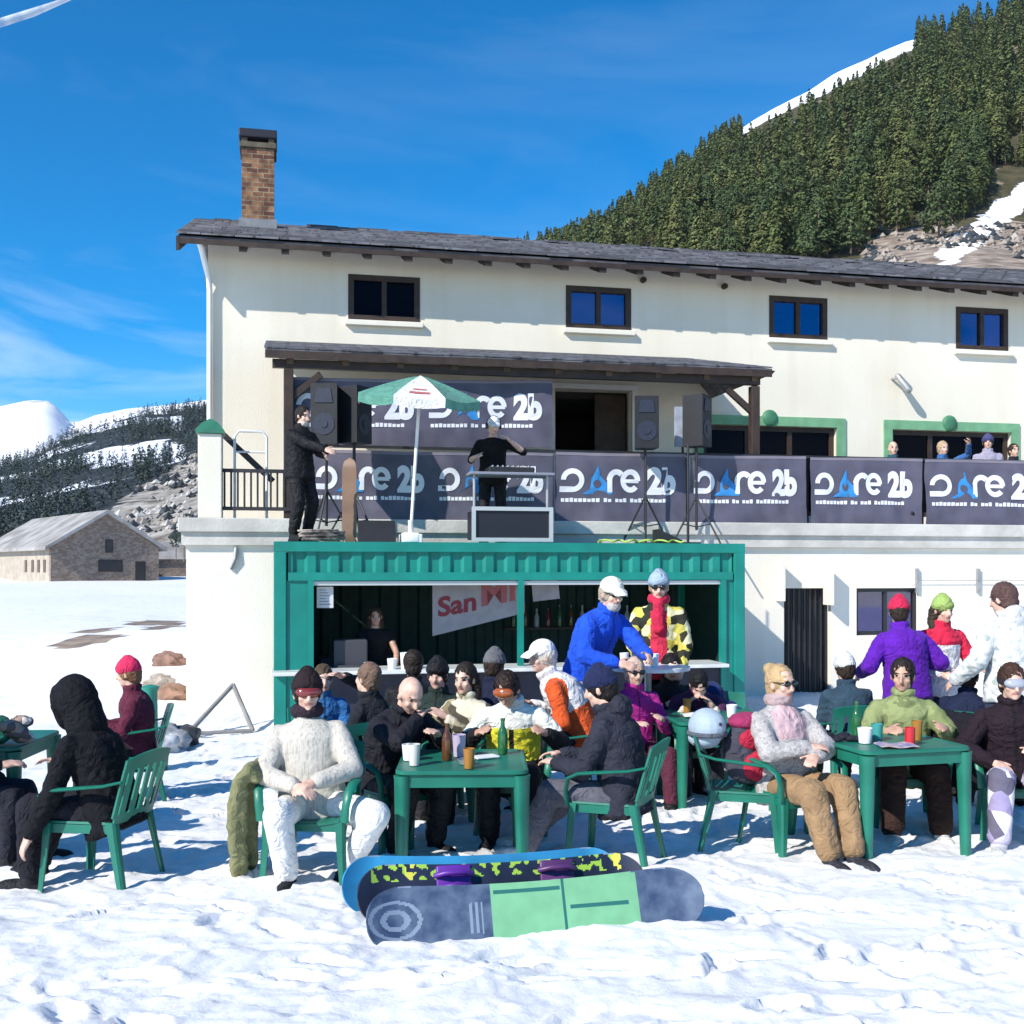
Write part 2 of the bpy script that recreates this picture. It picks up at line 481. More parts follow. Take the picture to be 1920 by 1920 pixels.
    # ---- boots
    for sd in (1, -1):
        j, k, a = leg[sd]
        d = k-j; d.z = 0
        d = d.normalized() if d.length > .1 else Y.copy()
        o = MB(); x_ = d.cross(Z)
        o.cap(a+(k-a).normalized()*.12, a-Z*.02, .058, .054)
        o.ell(a+d*.075-Z*.042, (.053, .14, .048), (x_, d, Z))
        o.ell(a-d*.02-Z*.05, (.045, .07, .04), (x_, d, Z))
        o.obox(a+d*.055-Z*.077, x_*.045, d*.125, Z*.012)
        link('boot', remesh(o, 'boot', vox, [mats.get('shoes') or cloth(shoes, None, .6)], 2), root)
    # ---- hair
    def hairpart(kind):
        q = MB()
        if kind in ('short', 'long', 'bun'):
            q.ell(hpnt(0, -.026, .033 if not hat else .01), (.087*S, .1*S, (.104 if not hat else .085)*S), HBv)
            q.ell(hpnt(0, -.055, -.03), (.072*S, .062*S, .075*S), HBv)
        if kind == 'long':
            q.chain([hpnt(.05, -.06, 0), hpnt(.065, -.06, -.1), hpnt(.07, -.03, -.2), hpnt(.075, .02, -.27)], [.05*S, .048*S, .042*S, .025*S])
            q.chain([hpnt(-.05, -.06, 0), hpnt(-.065, -.06, -.1), hpnt(-.07, -.03, -.2), hpnt(-.075, .02, -.27)], [.05*S, .048*S, .042*S, .025*S])
            q.chain([hpnt(0, -.08, 0), hpnt(0, -.09, -.12), hpnt(0, -.09, -.22)], [.06*S, .06*S, .04*S])
        if kind == 'bun': q.ell(hpnt(0, -.11, .09), (.045*S,)*3, HBv)
        link('hair', remesh(q, 'hair', vox*.9, [hm], 2, .009, 26, seed), root)
    if hair in ('short', 'long', 'bun'):
        hairpart(hair)
    if beard:
        q = MB(); q.ell(hpnt(0, .042, -.085), (.058*S, .05*S, .045*S), HBv)
        link('beard', remesh(q, 'beard', vox*.9, [cloth(beard, 'beard')], 2, .005, 30, seed), root)
    # ---- hats
    cm = mats.get('hat') or cloth(hatc)
    if hat == 'beanie':
        q = MB(); q.ell(hpnt(0, -.016, .055), (.09*S, .107*S, .098*S), HBv); q.ell(hpnt(0, -.02, .13), (.045*S, .05*S, .04*S), HBv)
        q.torus(hpnt(0, -.014, .045), (hx, (hyv+hzv*.16).normalized(), (hzv-hyv*.16).normalized()), .082*S, .1*S, .016*S, rz=.03*S)
        link('hat', remesh(q, 'hat', vox*.9, [cm], 2, .003, 30, seed), root)
    elif hat == 'cap':
        q = MB(); q.ell(hpnt(0, -.012, .052), (.088*S, .105*S, .085*S), HBv)
        q.shell(lambda u, v: hpnt((u-.5)*.15*(1-.35*v*v), .07+.1*v*(1-(2*u-1)**2*.45), .06-.035*v*v-.02*(2*u-1)**2), 8, 5, .012*S)
        link('cap', remesh(q, 'cap', .007, [cm], 1), root)
    elif hat == 'hood':
        q = MB(); q.ell(hpnt(0, -.045, .02), (.118*S, .135*S, .155*S), HBv)
        q.chain([hpnt(0, -.07, -.03), neck-fT*.04*S], [.11*S, .12*S])
        q.torus(hpnt(0, .045, 0), (hx, hzv, hyv), .088*S, .125*S, .022*S)
        link('hood', remesh(q, 'hood', vox, [cm], 3, .006, 9, seed), root)
    elif hat == 'helmet':
        q = MB(); q.ell(hpnt(0, -.015, .045), (.108*S, .127*S, .115*S), HBv)
        for sd in (1, -1): q.ell(hpnt(.088*sd, -.02, -.03), (.03*S, .05*S, .055*S), HBv)
        link('helmet', remesh(q, 'helmet', .009, [mat('helmet_shell_%d' % (hatc[0]*255), hatc, .3)], 3), root)
    if shades:
        q = MB()
        for sd in (1, -1):
            q.ell(hpnt(.034*sd, .088, .013), (.03*S, .011*S, .021*S), HBv, nu=12, nv=8)
            q.tube([hpnt(.062*sd, .08, .02), hpnt(.08*sd, .03, .018), hpnt(.08*sd, -.015, .012)], .004, 6)
        q.cap(hpnt(-.012, .099, .018), hpnt(.012, .099, .018), .005, .005, 6)
        q.build('sunglasses', LENS, root, 60)
    if goggles:
        q = MB(); q.ell(hpnt(0, .066, goggles[3] if len(goggles) > 3 else .012), (.078*S, .042*S, .04*S), HBv, k=0)
        q.torus(hpnt(0, -.012, goggles[3] if len(goggles) > 3 else .012), (hx, hyv, hzv), .088*S, .105*S, .006*S, k=1, rz=.02*S)
        q.build('goggles', [mat('goggle_lens_%d' % int(goggles[0]*255), goggles[:3], .12, spec=.9), cloth((.02, .02, .025))], root, 60)
    if scarf:
        q = MB(); q.torus(neck+nd*.045*S, (rT, fT, nd), .07*S, .075*S, .03*S, rz=.045*S)
        if len(scarf) > 3: q.cap(neck+fT*.1*S, neck+fT*.14*S-up*.2*S, .05*S, .055*S)
        link('scarf', remesh(q, 'scarf', vox, [cloth(scarf[:3])], 2, .006, 15, seed), root)
    if phones:
        q = MB(); q.tube([hpnt(.095*cos(a), -.01, .02+.115*sin(a)) for a in [pi*i/12 for i in range(13)]], .009, 6)
        for sd in (1, -1): q.ell(hpnt(.092*sd, -.005, 0), (.02, .035, .042), HBv)
        q.build('headphones', LENS, root, 60)
    if gloves:
        for sd in (1, -1):
            q = MB(); s_, e_, w_ = arm[sd]; fd = (w_-e_).normalized()
            q.cap(w_-fd*.03, w_+fd*.11, .04, .045); q.cap(w_+fd*.02, w_+fd*.07-V((.05*sd, 0, 0)), .02, .018)
            link('glove', remesh(q, 'glove', vox, [cloth(gloves)], 2), root)
    root['_hands'] = 1; del root['_hands']
    return root, {sd: (root.location, arm[sd][2]) for sd in (1, -1)}
# ------------------------------------------------------------------ lodge
WALL = plaster('cream_render', (.79, .74, .635))
WALLW = plaster('white_render', (.79, .75, .665))
CONC = mat('weathered_concrete', (.52, .50, .46), .92, var=.16, vscale=2.2, bump=.35, bscale=22)
WOODD = mat('dark_brown_wood', (.035, .02, .014), .6, var=.3, vscale=7, bump=.2, bscale=40)
GREENF = mat('green_window_trim', (.16, .36, .20), .6, var=.12, vscale=5)
GREENL = mat('green_lamp_glass', (.02, .13, .07), .3)
WHITEP = mat('white_paint', (.8, .8, .78), .5, var=.04)
BLACKM = mat('black_metal', (.018, .018, .02), .5, var=.2)
GREYM = mat('galvanised_steel', (.42, .42, .42), .45, metal=.6, var=.12)
CURT = cloth((.34, .33, .36), 'curtain_cloth')
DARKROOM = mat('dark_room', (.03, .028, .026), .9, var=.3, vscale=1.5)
def glass(name, tint, refl=.1, gcol=(.9, .95, 1)):
    m = bpy.data.materials.new(name); nt, N, L, P = nodes_of(m)
    N.remove(P)
    tr = N.new('ShaderNodeBsdfTransparent'); tr.inputs[0].default_value = (*tint, 1)
    gl = N.new('ShaderNodeBsdfGlossy'); gl.inputs['Roughness'].default_value = .03; gl.inputs[0].default_value = (*gcol, 1)
    fr = N.new('ShaderNodeFresnel'); fr.inputs[0].default_value = 1.6
    mx = N.new('ShaderNodeMixShader'); ad = N.new('ShaderNodeMath'); ad.operation = 'ADD'; ad.inputs[1].default_value = refl
    L.new(fr.outputs[0], ad.inputs[0]); L.new(ad.outputs[0], mx.inputs[0]); L.new(tr.outputs[0], mx.inputs[1]); L.new(gl.outputs[0], mx.inputs[2])
    L.new(mx.outputs[0], N['Material Output'].inputs[0])
    return m
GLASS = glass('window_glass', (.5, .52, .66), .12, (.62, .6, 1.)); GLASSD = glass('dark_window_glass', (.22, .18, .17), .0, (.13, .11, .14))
def slate(name, c, sc):
    m = bpy.data.materials.new(name); nt, N, L, P = nodes_of(m)
    P.inputs['Roughness'].default_value = .75
    tc = N.new('ShaderNodeTexCoord'); br = N.new('ShaderNodeTexBrick'); mp = N.new('ShaderNodeMapping')
    L.new(tc.outputs['Object'], mp.inputs[0]); mp.inputs['Scale'].default_value = (sc, sc, sc)
    no = N.new('ShaderNodeTexNoise'); no.inputs['Scale'].default_value = 1.3; L.new(tc.outputs['Object'], no.inputs[0])
    mixv = N.new('ShaderNodeMix'); mixv.data_type = 'VECTOR'; mixv.inputs[0].default_value = .04
    L.new(mp.outputs[0], mixv.inputs[4]); L.new(no.outputs['Color'], mixv.inputs[5])
    L.new(mixv.outputs[1], br.inputs['Vector'])
    br.inputs['Color1'].default_value = (*[x*.8 for x in c], 1); br.inputs['Color2'].default_value = (*[x*1.25 for x in c], 1)
    br.inputs['Mortar'].default_value = (*[x*.6 for x in c], 1); br.inputs['Mortar Size'].default_value = .03; br.inputs['Scale'].default_value = 1.
    br.inputs['Brick Width'].default_value = .5; br.inputs['Row Height'].default_value = .3
    mul = N.new('ShaderNodeMix'); mul.data_type = 'RGBA'; mul.blend_type = 'MULTIPLY'; mul.inputs[0].default_value = .6
    n3 = N.new('ShaderNodeTexNoise'); n3.inputs['Scale'].default_value = 5; n3.inputs['Detail'].default_value = 6; L.new(tc.outputs['Object'], n3.inputs[0])
    rr = N.new('ShaderNodeValToRGB'); rr.color_ramp.elements[0].position = .3; rr.color_ramp.elements[0].color = (.35, .35, .37, 1); rr.color_ramp.elements[1].color = (1.5, 1.5, 1.55, 1); rr.color_ramp.elements[1].position = .7
    L.new(n3.outputs[0], rr.inputs[0]); L.new(br.outputs['Color'], mul.inputs[6]); L.new(rr.outputs[0], mul.inputs[7])
    L.new(mul.outputs[2], P.inputs['Base Color'])
    b = N.new('ShaderNodeBump'); b.inputs['Distance'].default_value = .03; b.inputs['Strength'].default_value = .8
    L.new(br.outputs['Fac'], b.inputs['Height']); b.invert = True; L.new(b.outputs[0], P.inputs['Normal'])
    return m
SLATE = slate('slate_roofing', (.13, .13, .145), 1.)

lodge = empty('lodge', LO, TH)
tag(lodge, 'long cream mountain lodge with a slate roof and a raised front terrace', 'building')

def wall_holes(mb, x0, x1, z0, z1, y, th, holes, k=0):
    xs = sorted({x0, x1, *[q for h in holes for q in (h[0], h[1])]}); zs = sorted({z0, z1, *[q for h in holes for q in (h[2], h[3])]})
    for a, b in zip(xs, xs[1:]):
        for c, d in zip(zs, zs[1:]):
            if any(h[0] <= a+1e-6 and b-1e-6 <= h[1] and h[2] <= c+1e-6 and d-1e-6 <= h[3] for h in holes): continue
            mb.add([(a,y,c),(b,y,c),(b,y,d),(a,y,d)], [(0,1,2,3)], k)
            mb.add([(a,y+th,c),(b,y+th,c),(b,y+th,d),(a,y+th,d)], [(3,2,1,0)], k)
    for h in holes:
        a, b, c, d = h
        mb.add([(a,y,c),(b,y,c),(b,y,d),(a,y,d),(a,y+th,c),(b,y+th,c),(b,y+th,d),(a,y+th,d)],
               [(0,4,5,1),(1,5,6,2),(2,6,7,3),(3,7,4,0)], k)

SL = fs(390, 0)                      # left end of facade
SR = fs(1920, 0)+9                   # right end, beyond the picture
ZT = 3.0                             # terrace floor
ZE = 7.62                            # underside of eaves at the wall
DT = -2.5                            # terrace front plane
win = []
for (x0, x1, y0, y1) in ((655,785,516,604),(1063,1181,537,619),(1444,1549,556,637),(1794,1888,577,658)):
    a, zt = fac(x0, y0, 0); b, zb = fac(x1, y1, 0)
    win.append((a, b, zb, zt))
def opening(x0, x1, ytop, zb):
    a, zt = fac(x0, ytop, 0); b, _ = fac(x1, ytop, 0)
    return (a, b, zb, zt)
door1 = opening(1040, 1185, 728, ZT+.02)
gw1 = opening(1318, 1568, 795, ZT+.25)
gw2 = opening(1672, 1895, 805, ZT+.25)
w = MB()
ze = fac(345, 452, -.66)[1]; ZE = ze+.66*math.tan(R(20))-.03
wall_holes(w, SL, SR, -1, ZE, 0, .32, win+[door1, gw1, gw2])
w.box((SL, .322, -1), (SL+.3, 9.7, ZE)); w.box((SR-.3, .322, -1), (SR, 9.7, ZE)); w.box((SL+.302, 9.4, -1), (SR-.302, 9.7, ZE))
w.build('wall', WALL, lodge)
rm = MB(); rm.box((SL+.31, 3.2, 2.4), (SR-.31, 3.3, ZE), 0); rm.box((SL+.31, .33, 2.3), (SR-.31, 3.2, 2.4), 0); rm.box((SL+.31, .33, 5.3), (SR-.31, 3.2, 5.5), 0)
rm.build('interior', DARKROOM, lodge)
for i, (a, b, c, d) in enumerate(win):
    f = MB(); t = .075; y0, y1 = -.012, .12
    f.box((a-.02, y0, c-.02), (a+t, y1, d+.02)); f.box((b-t, y0, c-.02), (b+.02, y1, d+.02))
    f.box((a+t, y0, d-t), (b-t, y1, d+.02)); f.box((a+t, y0, c-.02), (b-t, y1, c+t))
    m_ = (a+b)/2
    f.box((m_-.04, y0+.01, c+t), (m_+.04, y1-.01, d-t))
    fo = f.build('window', WOODD, lodge)
    g = MB(); g.box((a+t, .05, c+t), (m_-.04, .056, d-t)); g.box((m_+.04, .05, c+t), (b-t, .056, d-t)); g.build('pane', GLASSD if i == 0 else GLASS, fo)
    s_ = MB(); s_.bbox((a-.07, -.1, c-.11), (b+.07, .02, c-.022), .01); s_.build('sill', WALLW, fo)
    if i in (1, 3):
        q = MB(); x0_, x1_ = (m_+.05, b-t-.03) if i == 1 else (m_+.05, b-t)
        q.shell(lambda u, v: (x0_+(x1_-x0_)*u, .2+.03*sin(u*26), c+t+(d-c-2*t)*v), 40, 3, .006); q.build('curtain', CURT, fo)
# green framed openings
for (a, b, c, d), pc in ((gw1, 1447), (gw2, 1785)):
    f = MB(); t = .17
    f.box((a-t, -.035, c), (a, .02, d+t)); f.box((b, -.035, c), (b+t, .02, d+t)); f.box((a, -.035, d), (b, .02, d+t))
    fo = f.build('window', GREENF, lodge)
    q = MB(); y0, y1 = .08, .16
    n_ = 3
    q.box((a, y0, d-.09), (b, y1, d)); q.box((a, y0, c), (b, y1, c+.09))
    for i in range(n_+1):
        x = a+.05+(b-a-.1)*i/n_; q.box((x-.045, y0+.004, c+.09), (x+.045, y1-.004, d-.09))
    q.build('frame', WOODD, fo)
    g = MB(); g.box((a, .118, c+.09), (b, .124, d-.09)); g.build('pane', GLASSD, fo)
    s0 = fs(pc, -.1); zz = fac(pc, 790, -.1)[1]
    l = MB(); l.ell((s0, -.02, d+t*.8), (.155, .075, .155)); l.build('lamp', mat('green_dome', (.05, .20, .11), .6, var=.2), lodge, 60)
# door opening frame
a, b, c, d = door1
f = MB(); f.box((a-.09, -.03, c), (a, .05, d+.09)); f.box((b, -.03, c), (b+.09, .05, d+.09)); f.box((a, -.03, d), (b, .05, d+.09)); f.build('door_frame', WHITEP, lodge)
f = MB(); f.box((b-.62, .2, c), (b-.06, .25, d-.05)); f.build('door', WOODD, lodge)
# small vents and wall lamp
for px, py in ((1205, 526), (1357, 538)):
    s0, z0 = fac(px, py, 0); q = MB(); q.tube([(s0, -.08, z0), (s0, .02, z0)], .05, 12); q.build('vent', WOODD, lodge, 40)
s0, z0 = fac(1680, 712, -.1); q = MB()
q.cap((s0-.03, -.02, z0+.03), (s0, -.16, z0+.02), .025, .025, 8); q.cap((s0, -.17, z0+.05), (s0+.14, -.28, z0-.2), .055, .075, 12); q.build('wall_lamp', GREYM, lodge, 50)
# roof
ov = .66; sl = math.tan(R(20)); SLo = SL-.42
ze = fac(345, 452, -ov)[1]
rf = MB()
th = .09
def rz(d): return ze+(d+ov)*sl
RD = 4.0
SRo = SR+.3
nseg = 260
rr = random.Random(3)
# three courses of stacked slates give the ragged eave line, then the roof slab
rf.prism([(SLo, -ov+.02, ze), (SLo, RD, rz(RD)), (SLo, RD, rz(RD)+th), (SLo, -ov+.02, ze+th)], (SRo-SLo, 0, 0), 0)
rf.prism([(SLo, RD, rz(RD)), (SLo, 10.6, rz(RD)-(10.6-RD)*sl), (SLo, 10.6, rz(RD)-(10.6-RD)*sl+th), (SLo, RD, rz(RD)+th)], (SRo-SLo, 0, 0), 0)
for row in range(13):
    x = SLo-.03; d0 = -ov+.34*row
    while x < SRo:
        wd = .3+rr.random()*.35; jit = rr.random()*.05; t2 = .022+rr.random()*.016
        zz = rz(d0)+th+.012
        if row < 9 or rr.random() < .7:
            tl = .42
            rf.obox((x+wd/2, d0-jit+tl/2, rz(d0-jit+tl/2)+th+t2/2+.02), (wd/2-.006, 0, 0), (0, tl/2*cos(R(17)), tl/2*sin(R(17))), (0, 0, t2/2), 0)
        x += wd
ro = rf.build('roof', SLATE, lodge)
q = MB(); q.box((SLo+.02, -ov-.0, ze-.03), (SRo, -ov+.018, ze+.05)); q.build('fascia', WOODD, ro)
q = MB(); q.prism([(SLo-.02, -ov, ze-.15), (SLo-.02, RD, rz(RD)-.15), (SLo-.02, RD, rz(RD)+th-.02), (SLo-.02, -ov, ze+th-.02)], (.05, 0, 0)); q.build('verge_board', WOODD, ro)
for i in range(26):
    s0 = fs(455, -ov)+.657*i-.0
    q = MB(); q.obox((s0, -.28, rz(-.28)-.062), (.06, 0, 0), (0, .34, .34*sl), (0, 0, .06)); q.build('rafter_end', WOODD, ro)
# chimney
Yc = 1.9
a, _ = fac(453, 410, Yc); b, _ = fac(514, 410, Yc); zt = fac(485, 278, Yc)[1]; zt2 = fac(485, 243, Yc)[1]
BRICK = bpy.data.materials.new('rough_brick'); nt, N, L, P = nodes_of(BRICK); P.inputs['Roughness'].default_value = .9
tcb = N.new('ShaderNodeTexCoord'); sx_ = N.new('ShaderNodeSeparateXYZ'); cb_ = N.new('ShaderNodeCombineXYZ'); ad_ = N.new('ShaderNodeMath'); ad_.operation = 'ADD'
L.new(tcb.outputs['Object'], sx_.inputs[0]); L.new(sx_.outputs[0], ad_.inputs[0]); L.new(sx_.outputs[1], ad_.inputs[1]); L.new(ad_.outputs[0], cb_.inputs[0]); L.new(sx_.outputs[2], cb_.inputs[1])
bt_ = N.new('ShaderNodeTexBrick'); L.new(cb_.outputs[0], bt_.inputs['Vector']); bt_.inputs['Scale'].default_value = 1.; bt_.inputs['Brick Width'].default_value = .2; bt_.inputs['Row Height'].default_value = .085; bt_.inputs['Mortar Size'].default_value = .009
bt_.inputs['Color1'].default_value = (.10, .038, .03, 1); bt_.inputs['Color2'].default_value = (.30, .16, .09, 1); bt_.inputs['Mortar'].default_value = (.26, .22, .16, 1)
nb_ = N.new('ShaderNodeTexNoise'); nb_.inputs['Scale'].default_value = 7; nb_.inputs['Detail'].default_value = 5; L.new(tcb.outputs['Object'], nb_.inputs[0])
rb2 = N.new('ShaderNodeValToRGB'); rb2.color_ramp.elements[0].position = .35; rb2.color_ramp.elements[0].color = (.5, .45, .45, 1); rb2.color_ramp.elements[1].position = .65; rb2.color_ramp.elements[1].color = (1.25, 1.2, 1.05, 1); L.new(nb_.outputs[0], rb2.inputs[0])
mb_ = N.new('ShaderNodeMix'); mb_.data_type = 'RGBA'; mb_.blend_type = 'MULTIPLY'; mb_.inputs[0].default_value = 1; L.new(bt_.outputs[0], mb_.inputs[6]); L.new(rb2.outputs[0], mb_.inputs[7]); L.new(mb_.outputs[2], P.inputs['Base Color'])
bb_ = N.new('ShaderNodeBump'); bb_.invert = True; bb_.inputs['Distance'].default_value = .02; L.new(bt_.outputs['Fac'], bb_.inputs['Height']); L.new(bb_.outputs[0], P.inputs['Normal'])
q = MB(); q.box((a, Yc, rz(Yc)-.3), (b, Yc+.62, zt)); ch = q.build('chimney', BRICK, ro)
q = MB(); zb = rz(Yc)+.05
q.box((a-.05, Yc-.05, zb-.4), (b+.05, Yc+.67, zb+.22)); q.build('chimney_base', mat('lead_flashing', (.2, .21, .23), .7, var=.15), ch)
q = MB(); q.bbox((a-.04, Yc-.04, zt+.002), (b+.04, Yc+.66, zt+.1), .01, 1)
for xx in (a, b-.1):
    for yy in (Yc, Yc+.52): q.box((xx, yy, zt+.1), (xx+.1, yy+.1, zt+.18), 1)
q.bbox((a-.05, Yc-.05, zt+.18), (b+.05, Yc+.67, zt2), .02, 0); q.build('chimney_cap', [mat('dark_cap', (.008, .009, .02), .6), mat('sooty_concrete', (.10, .085, .06), .9, var=.3)], ch)
# downpipe
q = MB(); q.tube([(SL-.1, -ov+.06, ze+.02), (SL-.07, -ov+.1, ze-.06), (SL+.02, -.12, ze-.42), (SL+.03, -.08, ze-.6), (SL+.03, -.08, ZT+.9)], .045, 10); q.build('downpipe', WHITEP, lodge, 50)
# canopy over the terrace
a, zb1 = fac(497, 668, -2.45); b2, _ = fac(1447, 690, -2.45)
zf = zb1+.02
ztop = fac(500, 652, -.0)[1]
aw, _ = fac(500, 640, 0); bw, _ = fac(1280, 660, 0)
hipx = bw
c_ = MB(); t = .09
front = [V((a, -2.45, zf)), V((b2, -2.45, zf))]; back = [V((a+.02, -.01, ztop)), V((hipx, -.01, ztop))]
br_ = V((b2, -.01, zf))
def slab(pts, k=0):
    n = (pts[1]-pts[0]).cross(pts[-1]-pts[0]).normalized()
    if n.z < 0: n = -n
    c_.prism([p for p in pts], n*t, k)
slab([front[0], front[1], back[1], back[0]]); slab([front[1], br_, back[1]])
sd = (back[0]-front[0]); nrm = V((1, 0, 0)).cross(sd).normalized()
for row in range(7):
    f0 = row/7.; x = a-.02
    xe = b2-(b2-hipx)*f0
    while x < xe-.1:
        wd = min(.28+rr.random()*.3, xe-x); j = rr.random()*.02
        c0 = V((x+wd/2, 0, 0)); m0 = front[0]+sd*(f0-j+.085); m0.x = 0
        c_.obox(c0+m0+V((0, 0, t+.02)), (wd/2-.005, 0, 0), V((0, sd.y, sd.z-.04))*.085, nrm*.011*(1 if nrm.z > 0 else -1), 0)
        x += wd
can = c_.build('canopy', SLATE, lodge)
q = MB(); q.box((a-.0, -2.47, zf-.04), (b2, -2.452, zf+.07)); q.build('fascia', WOODD, can)
q = MB(); q.box((a+.1, -2.36, zf-.15), (b2-.15, -2.24, zf-.03)); q.build('beam', WOODD, can)
for i in range(10):
    s0 = a+.35+(b2-a-.6)*i/9
    f1 = max(0., min(1., (b2-s0)/max(.01, b2-hipx))); y1 = -2.38+2.35*f1
    q = MB(); q.obox((s0, (-2.38+y1)/2, zf-.03+(ztop-zf)*f1/2-.02), (.05, 0, 0), (0, (y1+2.38)/2, (ztop-zf)*f1/2), (0, 0, .055)); q.build('rafter', mat('warm_wood', (.10, .06, .035), .7, var=.25), can)
for px in (541, 1414):
    s0 = fs(px, -2.3); q = MB(); q.bbox((s0-.07, -2.37, ZT), (s0+.07, -2.23, zf-.17), .01); q.build('post', WOODD, can)
    q = MB(); dirx = 1 if px < 900 else -1
    q.obox((s0+.22*dirx, -2.3, zf-.42), (.24*dirx, 0, .2), (0, .035, 0), (-.03*dirx, 0, .035)); q.build('brace', WOODD, can)
# terrace
TL = fs(349, DT); TR = SR-.2
dl = None
da, dzt = fac(1470, 1103, DT); db, _ = fac(1558, 1103, DT); doorh = (da, db, -.2, dzt)
wa, wzt = fac(1606, 1103, DT); wb, wzb = fac(1722, 1190, DT); winh = (wa, wb, wzb, wzt)
q = MB(); wall_holes(q, TL, TR, -1, 2.62, DT, .3, [doorh, winh]); q.box((TL, DT+.302, -1), (TL+.28, -.01, 2.62)); q.build('terrace_wall', WALLW, lodge)
q = MB(); q.box((TL-.06, DT-.08, 2.622), (TR, -.005, 2.8)); q.bbox((TL-.1, DT-.14, 2.802), (TR, -.006, ZT), .015); q.build('terrace_slab', CONC, lodge)
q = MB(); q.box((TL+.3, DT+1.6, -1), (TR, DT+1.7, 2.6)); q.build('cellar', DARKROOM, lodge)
q = MB()
for i in range(9):
    x = da+.03+(db-da-.06)*i/8; q.box((x-.014, DT+.1, -.2), (x+.014, DT+.13, dzt))
for z in (.3, 1.1, 1.75): q.box((da, DT+.131, z), (db, DT+.15, z+.03))
q.box((da, DT+.17, -.2), (db, DT+.2, dzt), 1); q.build('door', [BLACKM, mat('dark_door', (.03, .032, .04), .4)], lodge)
q = MB(); t = .06
q.box((wa, DT+.06, wzb), (wa+t, DT+.14, wzt)); q.box((wb-t, DT+.06, wzb), (wb, DT+.14, wzt)); q.box((wa+t, DT+.06, wzt-t), (wb-t, DT+.14, wzt)); q.box((wa+t, DT+.06, wzb), (wb-t, DT+.14, wzb+t)); q.box(((wa+wb)/2-.03, DT+.07, wzb+t), ((wa+wb)/2+.03, DT+.13, wzt-t))
fo = q.build('window', BLACKM, lodge); g = MB(); g.box((wa+t, DT+.095, wzb+t), (wb-t, DT+.1, wzt-t)); g.build('pane', GLASS, fo)
q = MB(); q.shell(lambda u, v: (wa+t+(wb-wa-2*t)*u, DT+.2+.025*sin(u*40), wzb+(wzt-wzb)*v), 50, 3, .006); q.build('curtain', cloth((.42, .46, .5), 'net_curtain'), fo)
# thin fins added to cast the slanted shadows on the wall around the door
for px, y0, y1 in ((1456, 1052, 1335), (1546, 1060, 1335)):
    s0, z1 = fac(px, y0, DT); q = MB(); q.box((s0-.02, DT-.27, z1-.62), (s0+.02, DT+.01, z1)); q.build('shadow_fin', WALLW, lodge)
# brackets with a cable
pts = []
for px in (1718, 1832, 1930):
    s0, z0 = fac(px, 1088, DT); pts.append(V((s0, DT-.06, z0)))
    q = MB(); q.box((s0-.025, DT-.05, z0-.2), (s0+.025, DT-.002, z0+.19)); q.build('wall_bracket', GREYM, lodge)
q = MB(); q.tube([pts[0]+V((-.1, 0, -.1)), pts[0], pts[1], pts[2]], .006, 6); q.build('cable', GREYM, lodge)
s0, z0 = fac(436, 1040, DT); q = MB(); q.tube([(s0+.05, DT-.03, z0+.1), (s0+.04, DT-.05, z0-.05), (s0-.03, DT-.03, z0-.2)], .03, 8); q.build('drain_spout', GREYM, lodge, 50)
# terrace pillar with green cap
pa, pz = fac(371, 812, DT); pb, _ = fac(416, 812, DT)
q = MB(); q.bbox((pa, DT+.0, ZT), (pb, DT+.36, pz), .015); po = q.build('terrace_pillar', WALLW, lodge)
q = MB(); m_ = ((pa+pb)/2, DT+.18); hw = (pb-pa)/2+.03
q.loft([[(m_[0]+sx*hw*k, m_[1]+sy*.22*k, pz+.003+z) for sx, sy in ((-1,-1),(1,-1),(1,1),(-1,1))] for k, z in ((1, 0), (1, .05), (.6, .15), (.12, .22))]); q.build('pillar_cap', mat('green_cap', (.03, .16, .10), .5, var=.15), po)
# railing between pillar and the banner
s1 = fs(533, DT)
z0, z1 = ZT+.12, fac(470, 878, DT)[1]
q = MB(); q.box((pb, DT+.1, z1-.05), (s1+.3, DT+.16, z1)); q.box((pb, DT+.1, z0), (s1+.3, DT+.16, z0+.05))
n_ = 13
for i in range(n_):
    x = pb+.03+(s1+.3-pb-.06)*i/(n_-1); q.box((x-.014, DT+.115, z0+.05), (x+.014, DT+.145, z1-.05))
q.obox((pb+.34, DT+.5, pz-.28), (.36, .0, -.34), (0, .03, 0), (.03, 0, .03))
q.build('railing', mat('dark_iron', (.025, .022, .028), .6, var=.3), lodge)
q = MB(); xa, za = fac(440, 808, DT+.4); xb, _ = fac(500, 812, DT+.4)
q.tube([(xa, DT+.4, ZT), (xa, DT+.4, za-.08), (xa+.06, DT+.4, za), (xb-.06, DT+.4, za), (xb, DT+.4, za-.08), (xb, DT+.4, ZT)], .02, 8)
q.tube([(xa, DT+.4, za-.3), (xb, DT+.4, za-.3)], .015, 8); q.build('handrail', WHITEP, lodge, 50)
# railing posts behind the banners
for px in (1036, 1290, 1516, 1732):
    s0 = fs(px, DT); q = MB(); q.box((s0-.025, DT+.04, ZT), (s0+.025, DT+.09, ZT+1.0)); q.build('railing_post', BLACKM, lodge)
zr = fac(1400, 852, DT)[1]
q = MB(); q.box((fs(590, DT), DT+.04, zr-.03), (TR, DT+.09, zr+.01)); q.build('top_rail', BLACKM, lodge)

